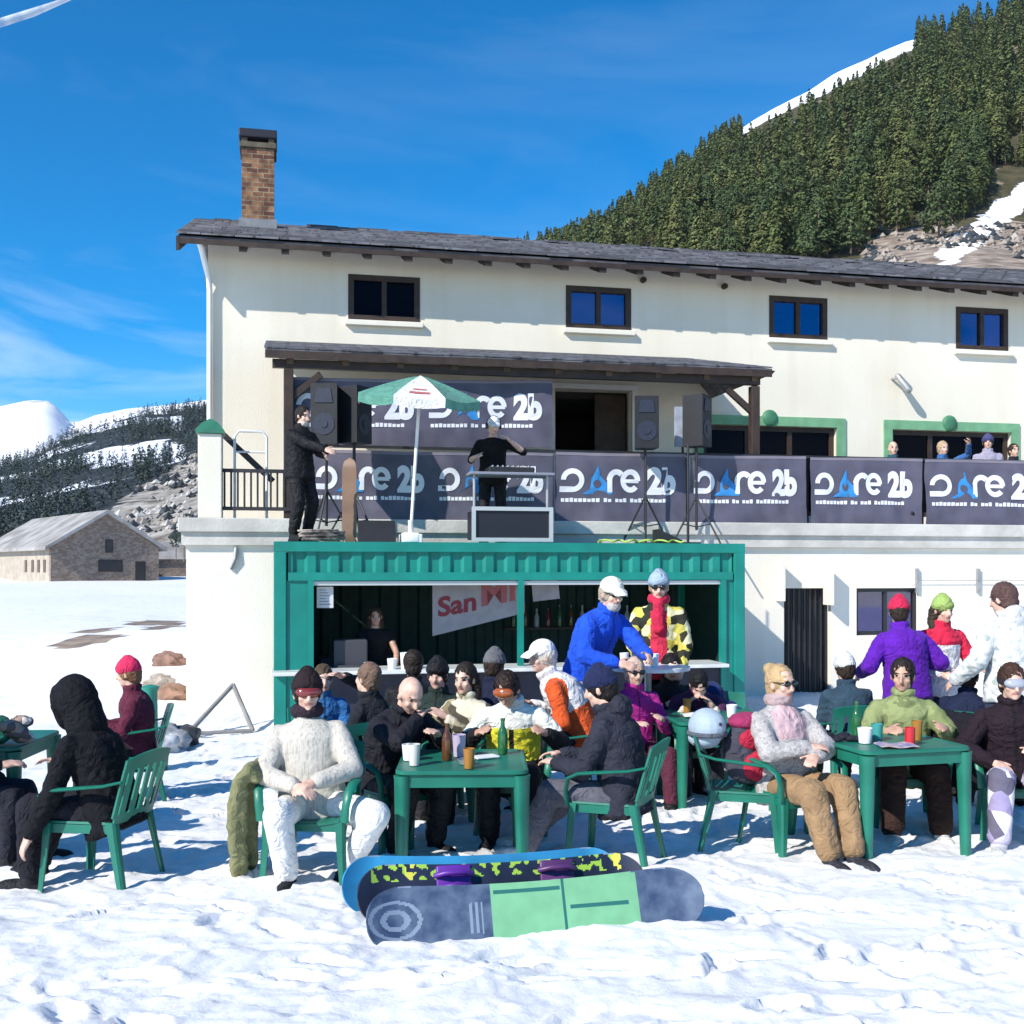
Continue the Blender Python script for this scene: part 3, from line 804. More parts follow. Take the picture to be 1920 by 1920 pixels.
# ------------------------------------------------------------------ banners
BANN = mat('charcoal_banner_fabric', (.088, .083, .122), .7, var=.2, vscale=2.5, bump=.2, bscale=60)
BWHITE = mat('banner_white_print', (.74, .74, .78), .7)
BBLUE = mat('banner_blue_print', (.03, .22, .52), .7, var=.25, vscale=5)
def banner(name, label, px0, px1, pyt, pyb, d, nlogo, seed, hem=True, offs=0.):
    s0, zt0 = fac(px0, pyt[0], d); s1, zt1 = fac(px1, pyt[1], d)
    _, zb0 = fac(px0, pyb[0], d); _, zb1 = fac(px1, pyb[1], d)
    W = s1-s0
    root = empty(name, lw(s0, d, zb0), TH)
    tag(root, label, 'banner', 'printed advertising banners on the terrace')
    zt = ((zt0-zb0)+(zt1-zb1))/2; drift = (zb1-zb0)
    def y(x, z): return .018*sin(x*2.1+seed)+.014*sin(x*5.3+seed*2+z*3)+.05*NZ.noise(V((x*1.1, z*1.6, seed)))+.02*NZ.noise(V((x*5+z*3, z*3-x, seed+4)))
    def P(x, z, o=0.): return V((x, y(x, z)-o, z+drift*x/W+.01*sin(x*1.9+seed)*(z/zt)))
    m = MB(); m.shell(lambda u, v: P(W*u, zt*v), max(12, int(W*22)), 16, .006); m.build('sheet', BANN, root, 60)
    if hem:
        m = MB(); m.shell(lambda u, v: P(W*u, zt*(.955+.04*v), .006), max(12, int(W*12)), 2, .004); m.build('hem', mat('banner_hem', (.2, .18, .22), .8), root, 60)
    cw = W/nlogo
    for i in range(nlogo):
        L = MB(); E = MB()
        x0 = cw*i+cw*.06; lw_ = cw*.86; H_ = zt*.34; zb = zt*.43
        fn = lambda x, z: P(x, z, .010)
        q = lw_
        # capital letter with its flat foot, then a blue drop in place of the second letter, then the rest
        def ringseg(cx, cz, rx, rz, t, a0, a1, n=18):
            o = []
            for j in range(n+1):
                a = R(a0+(a1-a0)*j/n); o.append((cos(a), sin(a)))
            vs = [fn(cx+rx*c, cz+rz*s) for c, s in o]+[fn(cx+(rx-t)*c, cz+(rz-t)*s) for c, s in o]
            L.add(vs, [(j, j+1, n+2+j, n+1+j) for j in range(n)])
        ringseg(x0+q*.075, zb+H_*.5, q*.10, H_*.5, H_*.22, -90, 178)
        L.add([fn(x0-q*.035, zb), fn(x0+q*.076, zb), fn(x0+q*.076, zb+H_*.24), fn(x0-q*.035, zb+H_*.24)], [(0,1,2,3)])
        cx = x0+q*.285
        pts = [(-.13,-.08),(-.06,.1),(-.05,.55),(.015,1.15),(.03,.7),(.1,.35),(.13,-.08)]
        outer = [(cx+q*a_, zb+H_*b_) for a_, b_ in pts]
        n = len(outer); c0 = (cx, zb+H_*.3)
        E.add([fn(*p) for p in outer]+[fn(*c0)], [(j, (j+1) % n, n) for j in range(n)])
        E.k = 1; E.add([P(cx+q*.035*cos(R(a)), zb+H_*(.36+.17*sin(R(a))), .0135) for a in range(0, 360, 30)], [list(range(12))]); E.k = 0
        ringseg(x0+q*.46, zb+H_*.5, q*.09, H_*.5, H_*.24, 45, 175, 12)
        L.add([fn(x0+q*.375, zb), fn(x0+q*.375+H_*.22, zb), fn(x0+q*.375+H_*.22, zb+H_*.55), fn(x0+q*.375, zb+H_*.6)], [(0,1,2,3)])
        ringseg(x0+q*.585, zb+H_*.5, q*.09, H_*.5, H_*.23, 0, 320)
        L.add([fn(x0+q*.51, zb+H_*.41), fn(x0+q*.66, zb+H_*.41), fn(x0+q*.66, zb+H_*.57), fn(x0+q*.51, zb+H_*.57)], [(0,1,2,3)])
        add_text(L, '2b', x0+q*.735, zb+H_*.0, H_*1.02, fn, bold=.06, width=q*.26)
        # small strapline: word lengths only, as it cannot be read in the photograph
        x = x0-q*.02; rl = random.Random(11)
        for wl in (9, 2, 3, 9):
            for c in range(wl):
                hh = H_*(.13+.05*rl.random()); wq = q*.03
                L.add([fn(x, zt*.29), fn(x+wq, zt*.29), fn(x+wq, zt*.29+hh), fn(x, zt*.29+hh)], [(0,1,2,3)])
                x += q*.037
            x += q*.028
        L.build('lettering', BWHITE, root); E.build('emblem', [BBLUE, BANN], root)
    return root
banner('banner', 'tall charcoal banner with white lettering hung under the slate canopy behind the parasol', 545, 1036, (700, 722), (838, 838), -2.2, 2, 1.)
banner('banner', 'charcoal banner with two printed logos low behind the standing man and the parasol pole', 583, 1036, (846, 848), (974, 976), DT-.05, 2, 2.)
banner('banner', 'charcoal banner with one logo on the rail below the dark doorway', 1042, 1287, (847, 851), (979, 980), DT-.05, 1, 3.)
banner('banner', 'charcoal banner with one logo on the rail below the canopy post', 1293, 1513, (852, 856), (980, 981), DT-.05, 1, 4.)
banner('banner', 'charcoal banner with one logo on the rail below the green wall lamp and plain wall', 1519, 1729, (857, 860), (981, 983), DT-.05, 1, 5.)
banner('banner', 'charcoal banner with one logo below the guests, cut off by the picture edge', 1735, 1965, (861, 865), (984, 986), DT-.05, 1, 6.)
# ------------------------------------------------------------------ container bar
CG = mat('green_container_paint', (.004, .20, .16), .45, var=.12, vscale=2.5, bump=.12, bscale=14, spec=.45)
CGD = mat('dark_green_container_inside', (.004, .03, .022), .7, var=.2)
CF = -4.94; CB = -2.75
c0 = fs(513, CF); c1 = fs(1397, CF); CZ = 2.62
cont = empty('shipping_container', lw(c0, CF, 0), TH)
tag(cont, 'green corrugated shipping container turned into a bar with a long serving hatch', 'container bar')
W = c1-c0; D = CB-CF
oz = fac(900, 1088, CF)[1]; cz = fac(900, 1250, CF)[1]
oa = fs(588, CF)-c0; ob = fs(1352, CF)-c0; om = fs(977, CF)-c0
def corr(mb, x0, x1, z0, z1, y, k=0, per=.275, dep=.036):
    pts = []; x = x0
    while x < x1-.001:
        for f, o in ((0, 0), (.2, 0), (.34, 1), (.7, 1), (.84, 0)):
            if x+f*per <= x1: pts.append((x+f*per, y+dep*o))
        x += per
    pts.append((x1, y))
    n = len(pts)
    vs = [(a, b, z0) for a, b in pts]+[(a, b, z1) for a, b in pts]+[(a, b+.004, z0) for a, b in pts]+[(a, b+.004, z1) for a, b in pts]
    mb.add(vs, [(i, i+1, n+i+1, n+i) for i in range(n-1)]+[(2*n+i, 3*n+i, 3*n+i+1, 2*n+i+1) for i in range(n-1)], k)
q = MB()
corr(q, .17, W-.17, oz+.1, CZ-.12, .04)
q.box((.0, 0, CZ-.12), (W, .1, CZ)); q.box((.17, .0, oz), (W-.17, .09, oz+.1))
q.build('front_fascia', CG, cont)
for x0_ in (0, W-.15):
    for y0_ in (-.004, D-.15):
        q = MB(); q.bbox((x0_, y0_, -.1), (x0_+.15, y0_+.15, CZ-.122), .01); q.build('corner_post', CG, cont)
for x0_, x1_ in ((.152, oa-.071), (ob+.071, W-.152)):
    q = MB(); q.box((x0_, .03, -.1), (x1_, .06, oz)); q.build('front_panel', CG, cont)
for x0_ in (oa-.07, ob):
    q = MB(); q.box((x0_, -.01, -.1), (x0_+.07, .08, oz)); q.build('hatch_jamb', CG, cont)
q = MB(); q.box((om-.035, -.005, cz), (om+.035, .08, oz)); q.build('hatch_divider', CG, cont)
q = MB(); q.box((oa, .03, oz-.06), (om-.036, .09, oz-.01)); q.box((om+.036, .03, oz-.06), (ob, .09, oz-.01)); q.build('shutter_rail', mat('aluminium', (.55, .56, .56), .4, metal=.4), cont)
q = MB(); q.bbox((oa-.5, -.28, cz-.045), (ob, .4, cz), .008); q.build('counter', mat('pale_counter', (.6, .62, .6), .4, var=.08), cont)
q = MB(); q.box((oa, .02, -.1), (ob, .06, cz-.045)); q.build('counter_front', mat('navy_counter_front', (.012, .014, .03), .6, var=.25), cont)
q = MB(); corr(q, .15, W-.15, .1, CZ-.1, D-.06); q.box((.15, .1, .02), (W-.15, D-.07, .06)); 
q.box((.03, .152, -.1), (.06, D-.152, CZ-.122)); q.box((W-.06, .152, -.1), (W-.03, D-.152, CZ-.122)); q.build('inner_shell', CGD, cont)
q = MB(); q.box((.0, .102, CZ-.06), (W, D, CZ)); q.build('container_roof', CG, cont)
# sign on the inside, tilted
sx0 = fs(812, CF+.5)-c0; sx1 = fs(985, CF+.5)-c0; sz = fac(900, 1140, CF+.5)[1]
sg = empty('bar_sign', lw(c0+sx0, CF+.55, sz), TH); sg.rotation_euler = (0, 0, TH)
tag(sg, 'slanted pale grey sign with dark red lettering inside the bar hatch', 'sign')
q = MB(); ww = sx1-sx0
q.prism([(0, 0, -.36), (ww, 0, -.07), (ww, 0, .33), (0, 0, .3)], (0, .03, 0)); q.build('panel', mat('sign_panel', (.30, .28, .30), .6, var=.1), sg)
q = MB(); fnS = lambda x, z: V((x, -.006, z+x*.17)); add_text(q, 'San', .07, -.12, .24, fnS, bold=.03, width=.5); q.k = 1; add_text(q, 'Mi', .64, -.08, .3, fnS, bold=.03, width=.45)
q.build('lettering', [mat('sign_red', (.22, .02, .03), .6), mat('sign_pink_red', (.33, .09, .10), .6)], sg)
q = MB(); q.box((0, 0, 0), (.36, .012, .3)); o = q.build('pale_panel', mat('grey_panel', (.3, .28, .31), .6, var=.15)); o.matrix_world = M.Translation(lw(fs(1000, CF+.5), CF+.5, fac(1000, 1128, CF+.5)[1])) @ M.Rotation(TH, 4, 'Z') @ M.Rotation(R(-6), 4, 'Y')
tag(o, 'pale blank panel hanging inside the hatch beside the divider', 'panel')
q = MB(); q.box((0, 0, 0), (.2, .008, .26)); q.k = 1
for i in range(6): q.box((.03, -.002, .04+.035*i), (.17-.03*(i % 3), -.0005, .05+.035*i))
o = q.build('price_list', [mat('paper', (.55, .55, .55), .8), mat('print_grey', (.2, .2, .2), .8)]); o.matrix_world = M.Translation(lw(fs(594, CF+.12), CF+.12, fac(600, 1140, CF+.12)[1])) @ M.Rotation(TH, 4, 'Z')
tag(o, 'white paper notice fixed in the corner of the bar hatch', 'notice')
# things on the counter
def cup(name, label, cat, loc, r, h, m, taper=.8, group=None, lid=None):
    mb = MB(); n = 16
    mb.loft([[(rr_*cos(2*pi*i/n), rr_*sin(2*pi*i/n), z) for i in range(n)] for rr_, z in ((r*taper, 0), (r, h), (r*.93, h), (r*taper*.9, .01))])
    o = mb.build(name, m, None, 40); o.location = loc; tag(o, label, cat, group); return o
WH = mat('white_plastic', (.78, .79, .8), .4)
Yk = lambda px, py, d: V(lw(fs(px, d), d, 0))
for px, r, h, lb in ((735, .06, .13, 'white paper cup on the bar counter, shorter of the two next to the bald man'), (760, .065, .2, 'tall white plastic jug on the bar counter behind the bald man'), (690, .05, .09, 'low white bowl on the bar counter in front of the barmaid')):
    p = lw(fs(px, CF-.1), CF-.1, cz); cup('cup' if h < .15 else 'jug', lb, 'cup' if h < .15 else 'jug', p, r, h, WH)

# ------------------------------------------------------------------ on the container roof: speakers, desk, parasol
SPK = mat('black_speaker_cabinet', (.008, .009, .013), .6, var=.2, bump=.2, bscale=80)
GRL = mat('dark_blue_speaker_grille', (.018, .022, .042), .5, var=.3, vscale=40)
def speaker(label, px, pyt, pyb, d, rot, zfoot, stand=True, wpx=.36):
    s0, zt = fac(px, pyt, d); zb = fac(px, pyb, d)[1]
    r_ = empty('loudspeaker', lw(s0, d, zb), TH+rot); tag(r_, label, 'loudspeaker', 'loudspeakers on stands')
    h = zt-zb; q = MB(); w2 = wpx/2
    q.prism([(-w2, -.17, 0), (w2, -.17, 0), (w2*.75, .17, 0), (-w2*.75, .17, 0)], (0, 0, h)); q.build('cabinet', SPK, r_)
    q = MB(); q.tube([(0, -.178, h*.33), (0, -.172, h*.33)], w2*.82, 24); q.tube([(0, -.19, h*.33), (0, -.178, h*.33)], w2*.3, 16); q.build('woofer', GRL, r_, 40)
    q = MB(); q.prism([(-w2*.7, -.182, h*.68), (w2*.7, -.182, h*.68), (w2*.5, -.182, h*.92), (-w2*.5, -.182, h*.92)], (0, .01, 0)); q.build('horn', GRL, r_)
    st = empty('speaker_stand', lw(s0, d, zfoot), TH+rot); tag(st, label.replace('loudspeaker', 'tripod stand of the loudspeaker').replace('the head of ', ''), 'stand', 'tripod speaker stands')
    q = MB(); q.tube([(0, 0, .25), (0, 0, zb-zfoot)], .022, 8); q.build('pole', BLACKM, st)
    for k in range(3):
        a = 2*pi*k/3+.4; q = MB(); q.tube([(0, 0, .75), (.42*cos(a), .42*sin(a), .02)], .014, 6); q.tube([(0, 0, .3), (.24*cos(a), .24*sin(a), .34)], .01, 6); q.build('leg', BLACKM, st)
speaker('black loudspeaker facing the crowd behind the head of the bearded disc jockey', 612, 722, 835, -3.3, -.25, CZ)
speaker('black loudspeaker turned sideways beside the parasol', 664, 726, 832, -3.2, .9, CZ)
speaker('dark blue loudspeaker facing front beside the dark doorway', 1210, 745, 842, DT-.35, -.2, CZ)
speaker('black loudspeaker turned sideways by the canopy post', 1306, 742, 838, DT-.3, .8, CZ)
q = MB(); q.box((-.13, -.02, 0), (.13, .02, .62)); o = q.build('speaker_cover_panel', mat('pale_grey_blue', (.35, .38, .45), .6, var=.2)); o.matrix_world = M.Translation(lw(fs(1280, DT+.2), DT+.2, fac(1280, 838, DT+.2)[1])) @ M.Rotation(TH, 4, 'Z')
tag(o, 'pale grey upright board standing between the two loudspeakers by the doorway', 'board')
q = MB(); q.box((-.015, -.015, -.42), (.015, .015, 0)); o2 = q.build('board_leg', BLACKM, o)
# disc jockey desk
dk = empty('mixing_desk', lw(fs(955, -4.35), -4.35, CZ), TH); tag(dk, 'disc jockey desk made of a white edged flight case with a shelf on top', 'desk')
za = fac(955, 955, -4.35)[1]-CZ; wd = fs(1032, -4.35)-fs(882, -4.35)
q = MB(); q.box((-wd/2+.03, -.2, .05), (wd/2-.03, .3, za-.03)); q.build('case', mat('flight_case_black', (.012, .012, .02), .5), dk)
q = MB()
for z in (.02, za-.03): q.box((-wd/2, -.23, z), (wd/2, -.2, z+.05))
for x in (-wd/2, wd/2-.05): q.box((x, -.231, .07), (x+.05, -.2, za-.03))
q.build('case_edging', mat('aluminium', (.55, .56, .56), .4), dk)
zs = fac(955, 893, -4.35)[1]-CZ
for x in (-wd/2+.05, wd/2-.05):
    q = MB(); q.tube([(x, -.1, za), (x, -.1, zs)], .018, 8); q.build('upright', GREYM, dk)
q = MB(); q.bbox((-wd/2-.02, -.25, zs), (wd/2+.02, .28, zs+.035), .008); q.build('shelf', mat('grey_shelf', (.22, .23, .28), .5), dk)
mx = MB(); mx.bbox((-.3, -.17, 0), (.3, .17, .07), .01)
mxo = mx.build('mixer', BLACKM); mxo.matrix_world = M.Translation(lw(fs(955, -4.35), -4.35, CZ+zs+.037)) @ M.Rotation(TH, 4, 'Z'); tag(mxo, 'flat black mixer on the shelf of the disc jockey desk', 'mixer')
k = MB()
for i in range(8):
    for j in range(3): k.tube([(-.24+.068*i, -.1+.09*j, .07), (-.24+.068*i, -.1+.09*j, .095)], .012, 8)
k.build('knobs', GREYM, mxo)
# parasol
pp = fac(770, 1000, -4.2); pt = fac(789, 752, -4.2)
pr = empty('parasol', lw(pp[0], -4.2, CZ), TH); tag(pr, 'green and white parasol on a pale pole on the container roof', 'parasol')
top = V((pt[0]-pp[0], 0, fac(789, 705, -4.2)[1]-CZ)); base = V((0, 0, .1)); ax = (top-base).normalized()
q = MB(); q.tube([base, top], .022, 10); q.build('pole', WHITEP, pr, 50)
q = MB(); q.bbox((-.14, -.14, 0), (.14, .14, .12), .015); q.tube([(0, 0, .12), (0, 0, .3)], .035, 10); q.build('base', WHITEP, pr)
ax = (ax+V((-.02, -.16, 0))).normalized()
bx = ax.cross(V((0, 1, 0))).normalized(); by = ax.cross(bx)
PG = cloth((.10, .27, .21), 'parasol_green'); PW = cloth((.75, .76, .74), 'parasol_white')
rad = .84; dip = .27
def can(a, t_): return top+bx*(cos(a)*rad*t_)+by*(sin(a)*rad*t_)-ax*(dip*t_**1.25)
for kk in range(8):
    a0 = 2*pi*kk/8+.28+pi/4; a1 = a0+2*pi/8
    def fnc(u, v):
        t_ = .02+.98*v; p = can(a0, t_).lerp(can(a1, t_), u)
        return p+ax*(-.035*sin(pi*u)*t_)
    m_ = PW if kk % 2 == 0 else PG
    q = MB(); q.shell(fnc, 6, 8, .004, 0)
    pn = q.build('canopy_panel', m_, pr, 80)
    q = MB(); q.shell(lambda u, v: can(a0, 1).lerp(can(a1, 1), u)-ax*(.11*v+.035*sin(pi*u)), 6, 2, .004); q.build('valance', m_, pn, 80)
    if kk % 2 == 0:
        q = MB(); 
        fv = lambda x, z: (lambda t_: can(a0, t_).lerp(can(a1, t_), .5+x)+ax*(-.035*sin(pi*(.5+x))*t_+.005))(.93-z)
        for r0, r1, w0 in ((.1, .17, .26), (.24, .29, .2)):
            q.add([fv(-w0, r0), fv(w0, r0), fv(w0, r1), fv(-w0, r1)], [(0, 1, 2, 3)])
        q.build('printed_stripe', mat('parasol_red_print', (.42, .12, .12), .8), pn)
    q = MB(); q.tube([top-ax*.12, can(a0, .98)-ax*.012], .008, 6); q.build('rib', GREYM, pr)
# odds and ends on the roof edge
def small(name, label, cat, mb, mats_, px, d, z=CZ, rz=0., smooth=50):
    o = mb.build(name, mats_, None, smooth); o.matrix_world = M.Translation(lw(fs(px, d), d, z)) @ M.Rotation(TH+rz, 4, 'Z'); tag(o, label, cat); return o
q = MB(); q.prism([(0, -.16, 0), (0, .16, 0), (0, .16, .28), (0, -.02, .28)], (.46, 0, 0)); small('stage_monitor', 'black wedge monitor lying on the container roof beside the parasol foot', 'loudspeaker', q, SPK, 672, -4.5)
q = MB(); q.bbox((0, -.12, 0), (.2, .12, .12), .01); small('crate', 'small white box on the container roof edge at the parasol foot', 'box', q, WH, 754, -4.75)
q = MB(); r5 = random.Random(5); p = V((0, 0, .03)); pts = []
for i in range(60): pts.append(V((.28+.26*cos(i*.63)+r5.uniform(-.03, .03), .16*sin(i*.63)+r5.uniform(-.03, .03), .02+.0022*i)))
q.tube(pts, .013, 6); small('cable_coil', 'tangled pale cable coil on the container roof by the standing man in black', 'cable', q, mat('beige_cable', (.5, .42, .36), .6, c2=(.06, .05, .05), vscale=5), 560, -4.6)
q = MB(); pts = [V((-.5+.02*i, .05*sin(i*.5), .02+.03*abs(sin(i*.33)))) for i in range(60)]
q.tube(pts, .013, 6); small('yellow_cable', 'yellow green cable lying along the container roof edge below the banner with one logo', 'cable', q, mat('lime_cable', (.35, .5, .08), .5), 1190, -4.6)
q = MB()
q.prism([(0, 0, 0), (.34, 0, .0), (.34, .0, .05), (0, 0, .2)], (0, .25, 0)); small('cable_ramp', 'dark wedge shaped case near the end of the container roof', 'case', q, BLACKM, 1235, -4.5)
q = MB(); q.tube([(0, 0, 0), (0, 0, 1.35)], .02, 8); q.tube([(-.18, 0, .02), (.18, 0, .02)], .015, 6); small('microphone_stand', 'thin dark pole standing on the container roof in front of the joint between two banners', 'stand', q, BLACKM, 1290, -4.3)
q = MB(); q.tube([(0, 0, 0), (0, 0, 1.2)], .014, 8); q.tube([(-.16, 0, .02), (.16, 0, .02)], .012, 6); small('light_stand', 'slim dark pole crossing the banner below the dark doorway', 'stand', q, BLACKM, 1211, -4.2)
# snowboard leaning by the disc jockey
q = MB()
def sb(u, v):
    t_ = 2*u-1; w_ = .13*math.sqrt(max(0, 1-abs(t_)**6))*(1-.12*(1-t_*t_))
    return V((w_*.85*(2*v-1), .06*max(0, abs(t_)-.8)*3, .58+.58*t_))
q.shell(sb, 30, 6, .012)
small('snowboard', 'brown snowboard standing upright behind the man in black on the container roof', 'snowboard', q, mat('tan_board', (.20, .12, .08), .5, var=.2, vscale=3), 655, -3.6, CZ+.0, -.3)

# bar fittings at the back of the container
q = MB(); q.bbox((0, 0, 0), (.75, .5, 1.0), .02); o = q.build('fridge', mat('dark_grey_fridge', (.07, .07, .085), .4, var=.1)); o.matrix_world = M.Translation(lw(c0+oa+.12, CF+1.3, .1)) @ M.Rotation(TH, 4, 'Z'); tag(o, 'dark grey fridge at the end of the bar behind the counter', 'fridge')
q = MB(); q.box((-.02, .497-.52, .06), (.02, .497-.5, .9)); q.build('handle', GREYM, o)
q = MB(); q.box((0, 0, 0), (2.2, .25, .03)); o = q.build('shelf', WOODD); o.matrix_world = M.Translation(lw(c0+om+.15, CF+1.75, 1.42)) @ M.Rotation(TH, 4, 'Z'); tag(o, 'dark wooden shelf with bottles at the back of the bar', 'shelf')
BOTS = [mat('bottle_glass_%s' % n_, c_, .15, spec=.7) for n_, c_ in (('green', (.03, .10, .03)), ('amber', (.12, .05, .01)), ('clear', (.35, .36, .36)), ('red', (.18, .02, .02)))]
r9 = random.Random(2)
for i in range(12):
    q = MB(); n = 12; h = r9.uniform(.26, .33)
    q.loft([[(r_*cos(2*pi*j/n), r_*sin(2*pi*j/n), z*h) for j in range(n)] for r_, z in ((.036, 0), (.038, .05), (.038, .58), (.014, .76), (.014, 1.))]); ob_ = q.build('bottle', BOTS[i % 4], None, 40)
    ob_.location = lw(c0+om+.3+.17*i, CF+1.87, 1.452); tag(ob_, 'bottle standing on the shelf at the back of the bar', 'bottle', 'bottles on the bar shelf')
q = MB(); q.bbox((0, 0, 0), (.42, .38, .34), .02); q.box((.04, -.06, .0), (.38, .0, .03)); o = q.build('coffee_machine', mat('dull_silver', (.05, .05, .06), .5)); o.matrix_world = M.Translation(lw(c0+oa+.25, CF+.25, cz)) @ M.Rotation(TH, 4, 'Z'); tag(o, 'dull silver coffee machine at the end of the bar counter', 'coffee machine')
# ------------------------------------------------------------------ snow, hills, trees, barn, sky
def snow_mat(name, base, dirt=None):
    m = bpy.data.materials.new(name); nt, N, L, P = nodes_of(m)
    P.inputs['Roughness'].default_value = .55; P.inputs['Specular IOR Level'].default_value = .3
    P.inputs['Base Color'].default_value = (*base, 1)
    tc = N.new('ShaderNodeTexCoord')
    n1 = N.new('ShaderNodeTexNoise'); n1.inputs['Scale'].default_value = 26; n1.inputs['Detail'].default_value = 8; n1.inputs['Roughness'].default_value = .65
    L.new(tc.outputs['Object'], n1.inputs[0])
    b = N.new('ShaderNodeBump'); b.inputs['Strength'].default_value = .3; b.inputs['Distance'].default_value = .03
    L.new(n1.outputs[0], b.inputs['Height']); L.new(b.outputs[0], P.inputs['Normal'])
    n2 = N.new('ShaderNodeTexNoise'); n2.inputs['Scale'].default_value = 3.5; n2.inputs['Detail'].default_value = 7
    L.new(tc.outputs['Object'], n2.inputs[0])
    r = N.new('ShaderNodeValToRGB'); e = r.color_ramp.elements
    e[0].position = .28; e[0].color = (*(dirt or [x*.86 for x in base]), 1); e[1].position = .48; e[1].color = (*base, 1)
    L.new(n2.outputs[0], r.inputs[0]); L.new(r.outputs[0], P.inputs['Base Color'])
    return m
SNOW = snow_mat('snow', (.86, .86, .86), (.72, .715, .71))
# patches of bare earth on the snowfield beside the lodge: (x, y, half length, half width, turn)
BARE = []
for (x0, x1, py, Y) in ((95, 205, 1166, 27), (130, 200, 1150, 30), (215, 345, 1128, 34), (260, 345, 1133, 31)):
    BARE.append(((atx(x0, Y)+atx(x1, Y))/2, Y, (x1-x0)/2/FPX*Y, 1.7))
# keep the snow calm under chair legs
FEET = []
rf_ = random.Random(12)
for path in (((-4, 4.2), (4.5, 5.1)), ((-3.2, 5.6), (-.6, 3.2)), ((.6, 3.4), (3.4, 6.4)), ((-3.9, 8.2), (-.2, 9.2)), ((1.2, 6.6), (1.7, 9.)), ((-2.4, 3.3), (2.6, 3.7)), ((2.2, 4.2), (4.4, 3.6)), ((-1.6, 8.), (-3.6, 12.5)), ((-4.4, 6.), (-2.2, 10.5))):
    (x0, y0), (x1, y1) = path; L0 = math.hypot(x1-x0, y1-y0); k = int(L0/.33); a0 = math.atan2(y1-y0, x1-x0)
    for i in range(k):
        t = (i+rf_.uniform(-.2, .2))/k; sd_ = .09*(1 if i % 2 else -1)+rf_.uniform(-.05, .05); aa = a0+rf_.uniform(-.35, .35)
        FEET.append((x0+(x1-x0)*t-sin(a0)*sd_, y0+(y1-y0)*t+cos(a0)*sd_, cos(aa), sin(aa), rf_.uniform(.02, .045)))
for i in range(170):
    aa = rf_.uniform(0, 6.28); FEET.append((rf_.uniform(-3.8, 4.6), rf_.uniform(2.7, 9.5), cos(aa), sin(aa), rf_.uniform(.025, .055)))
_cell = {}
for f in FEET:
    for i in range(-1, 2):
        for j in range(-1, 2): _cell.setdefault((int(f[0]//.4)+i, int(f[1]//.4)+j), []).append(f)
def bump(x, y):
    w = V((x, y, 0)); w = w+.25*V((NZ.noise(w*2.1), NZ.noise(w*2.1+V((7, 3, 1))), 0))
    n = .045*NZ.noise(w*.9)+.024*NZ.noise(w*2.3+V((0, 0, 5)))
    far = 1 if y < 12 else .5
    m_ = .5+.5*NZ.noise(V((x*.8, y*.8, 11)))          # smooth drifts and broken, lumpy places
    if y < 16:
        n += (.35+.65*m_)*(.026*NZ.noise(w*5.1+V((2, 0, 0)))+.034*abs(NZ.noise(w*8.7))+.020*abs(NZ.noise(w*16))+.009*NZ.noise(w*31))
        for fx, fy, c, s_, dp in _cell.get((int(x//.4), int(y//.4)), ()):
            dx, dy = x-fx, y-fy; u = (dx*c+dy*s_)/.15; v = (-dx*s_+dy*c)/.062; q = u*u+v*v
            if q < 2.6: n += -dp*max(0, 1-q)**.5 if q < 1 else .35*dp*max(0, 1-abs(math.sqrt(q)-1.2)/.4)
    return n
def ground(x, y):
    z = gbase(x, y)
    k = 1. if y < 40 else max(.2, 1-(y-40)/40)
    amp = 1. if y < 12 else 1.2
    z += bump(x, y)*k*amp
    # bank of snow piled against the terrace wall
    s = (LM.inverted() @ V((x, y, 0)))
    if y > 8:
        g = math.exp(-((s.x-(-4.2))/1.6)**2-((s.y+3.1)/1.1)**2); z += .13*g
    if y > 22: z += .25*NZ.noise(V((x*.12, y*.12, 5)))
    return z
def axis(lo, a, b, hi, fine, grow):
    xs = []; x = a
    while x < b: xs.append(x); x += fine
    st = fine; x = b
    while x < hi: xs.append(x); st *= grow; x += st
    xs.append(hi); st = fine; x = a-fine
    while x > lo: xs.insert(0, x); st *= grow; x -= st
    xs.insert(0, lo); return xs
gx = axis(-900, -3.6, 4.6, 900, .027, 1.045); gy = axis(.5, 2.6, 8.6, 900, .027, 1.022)
nx, ny = len(gx), len(gy)
vs = []; 
for y in gy:
    for x in gx: vs.append((x, y, ground(x, y)))
fs_ = [(j*nx+i, j*nx+i+1, (j+1)*nx+i+1, (j+1)*nx+i) for j in range(ny-1) for i in range(nx-1)]
me = bpy.data.meshes.new('snow_ground'); me.from_pydata(vs, [], fs_); me.materials.append(SNOW)
EARTH = mat('thawed_earth', (.24, .19, .15), .95, var=.4, vscale=1.5, bump=.5, bscale=8); me.materials.append(EARTH)
mi = []
for f in fs_:
    v = vs[f[0]]; k = 0
    if 20 < v[1] < 40 and v[0] < -5:
        for bx, by, hl, hw in BARE:
            q = ((v[0]-bx)/hl)**2+((v[1]-by)/hw)**2+.9*NZ.noise(V((v[0]*1.1, v[1]*1.1, 3)))
            if q < .8: k = 1
    mi.append(k)
me.polygons.foreach_set('material_index', mi); me.polygons.foreach_set('use_smooth', [True]*len(fs_)); me.update()
gr = link('snow_ground', me); tag(gr, 'lumpy trodden white snow in front of the lodge', 'snow ground', None, 'structure')

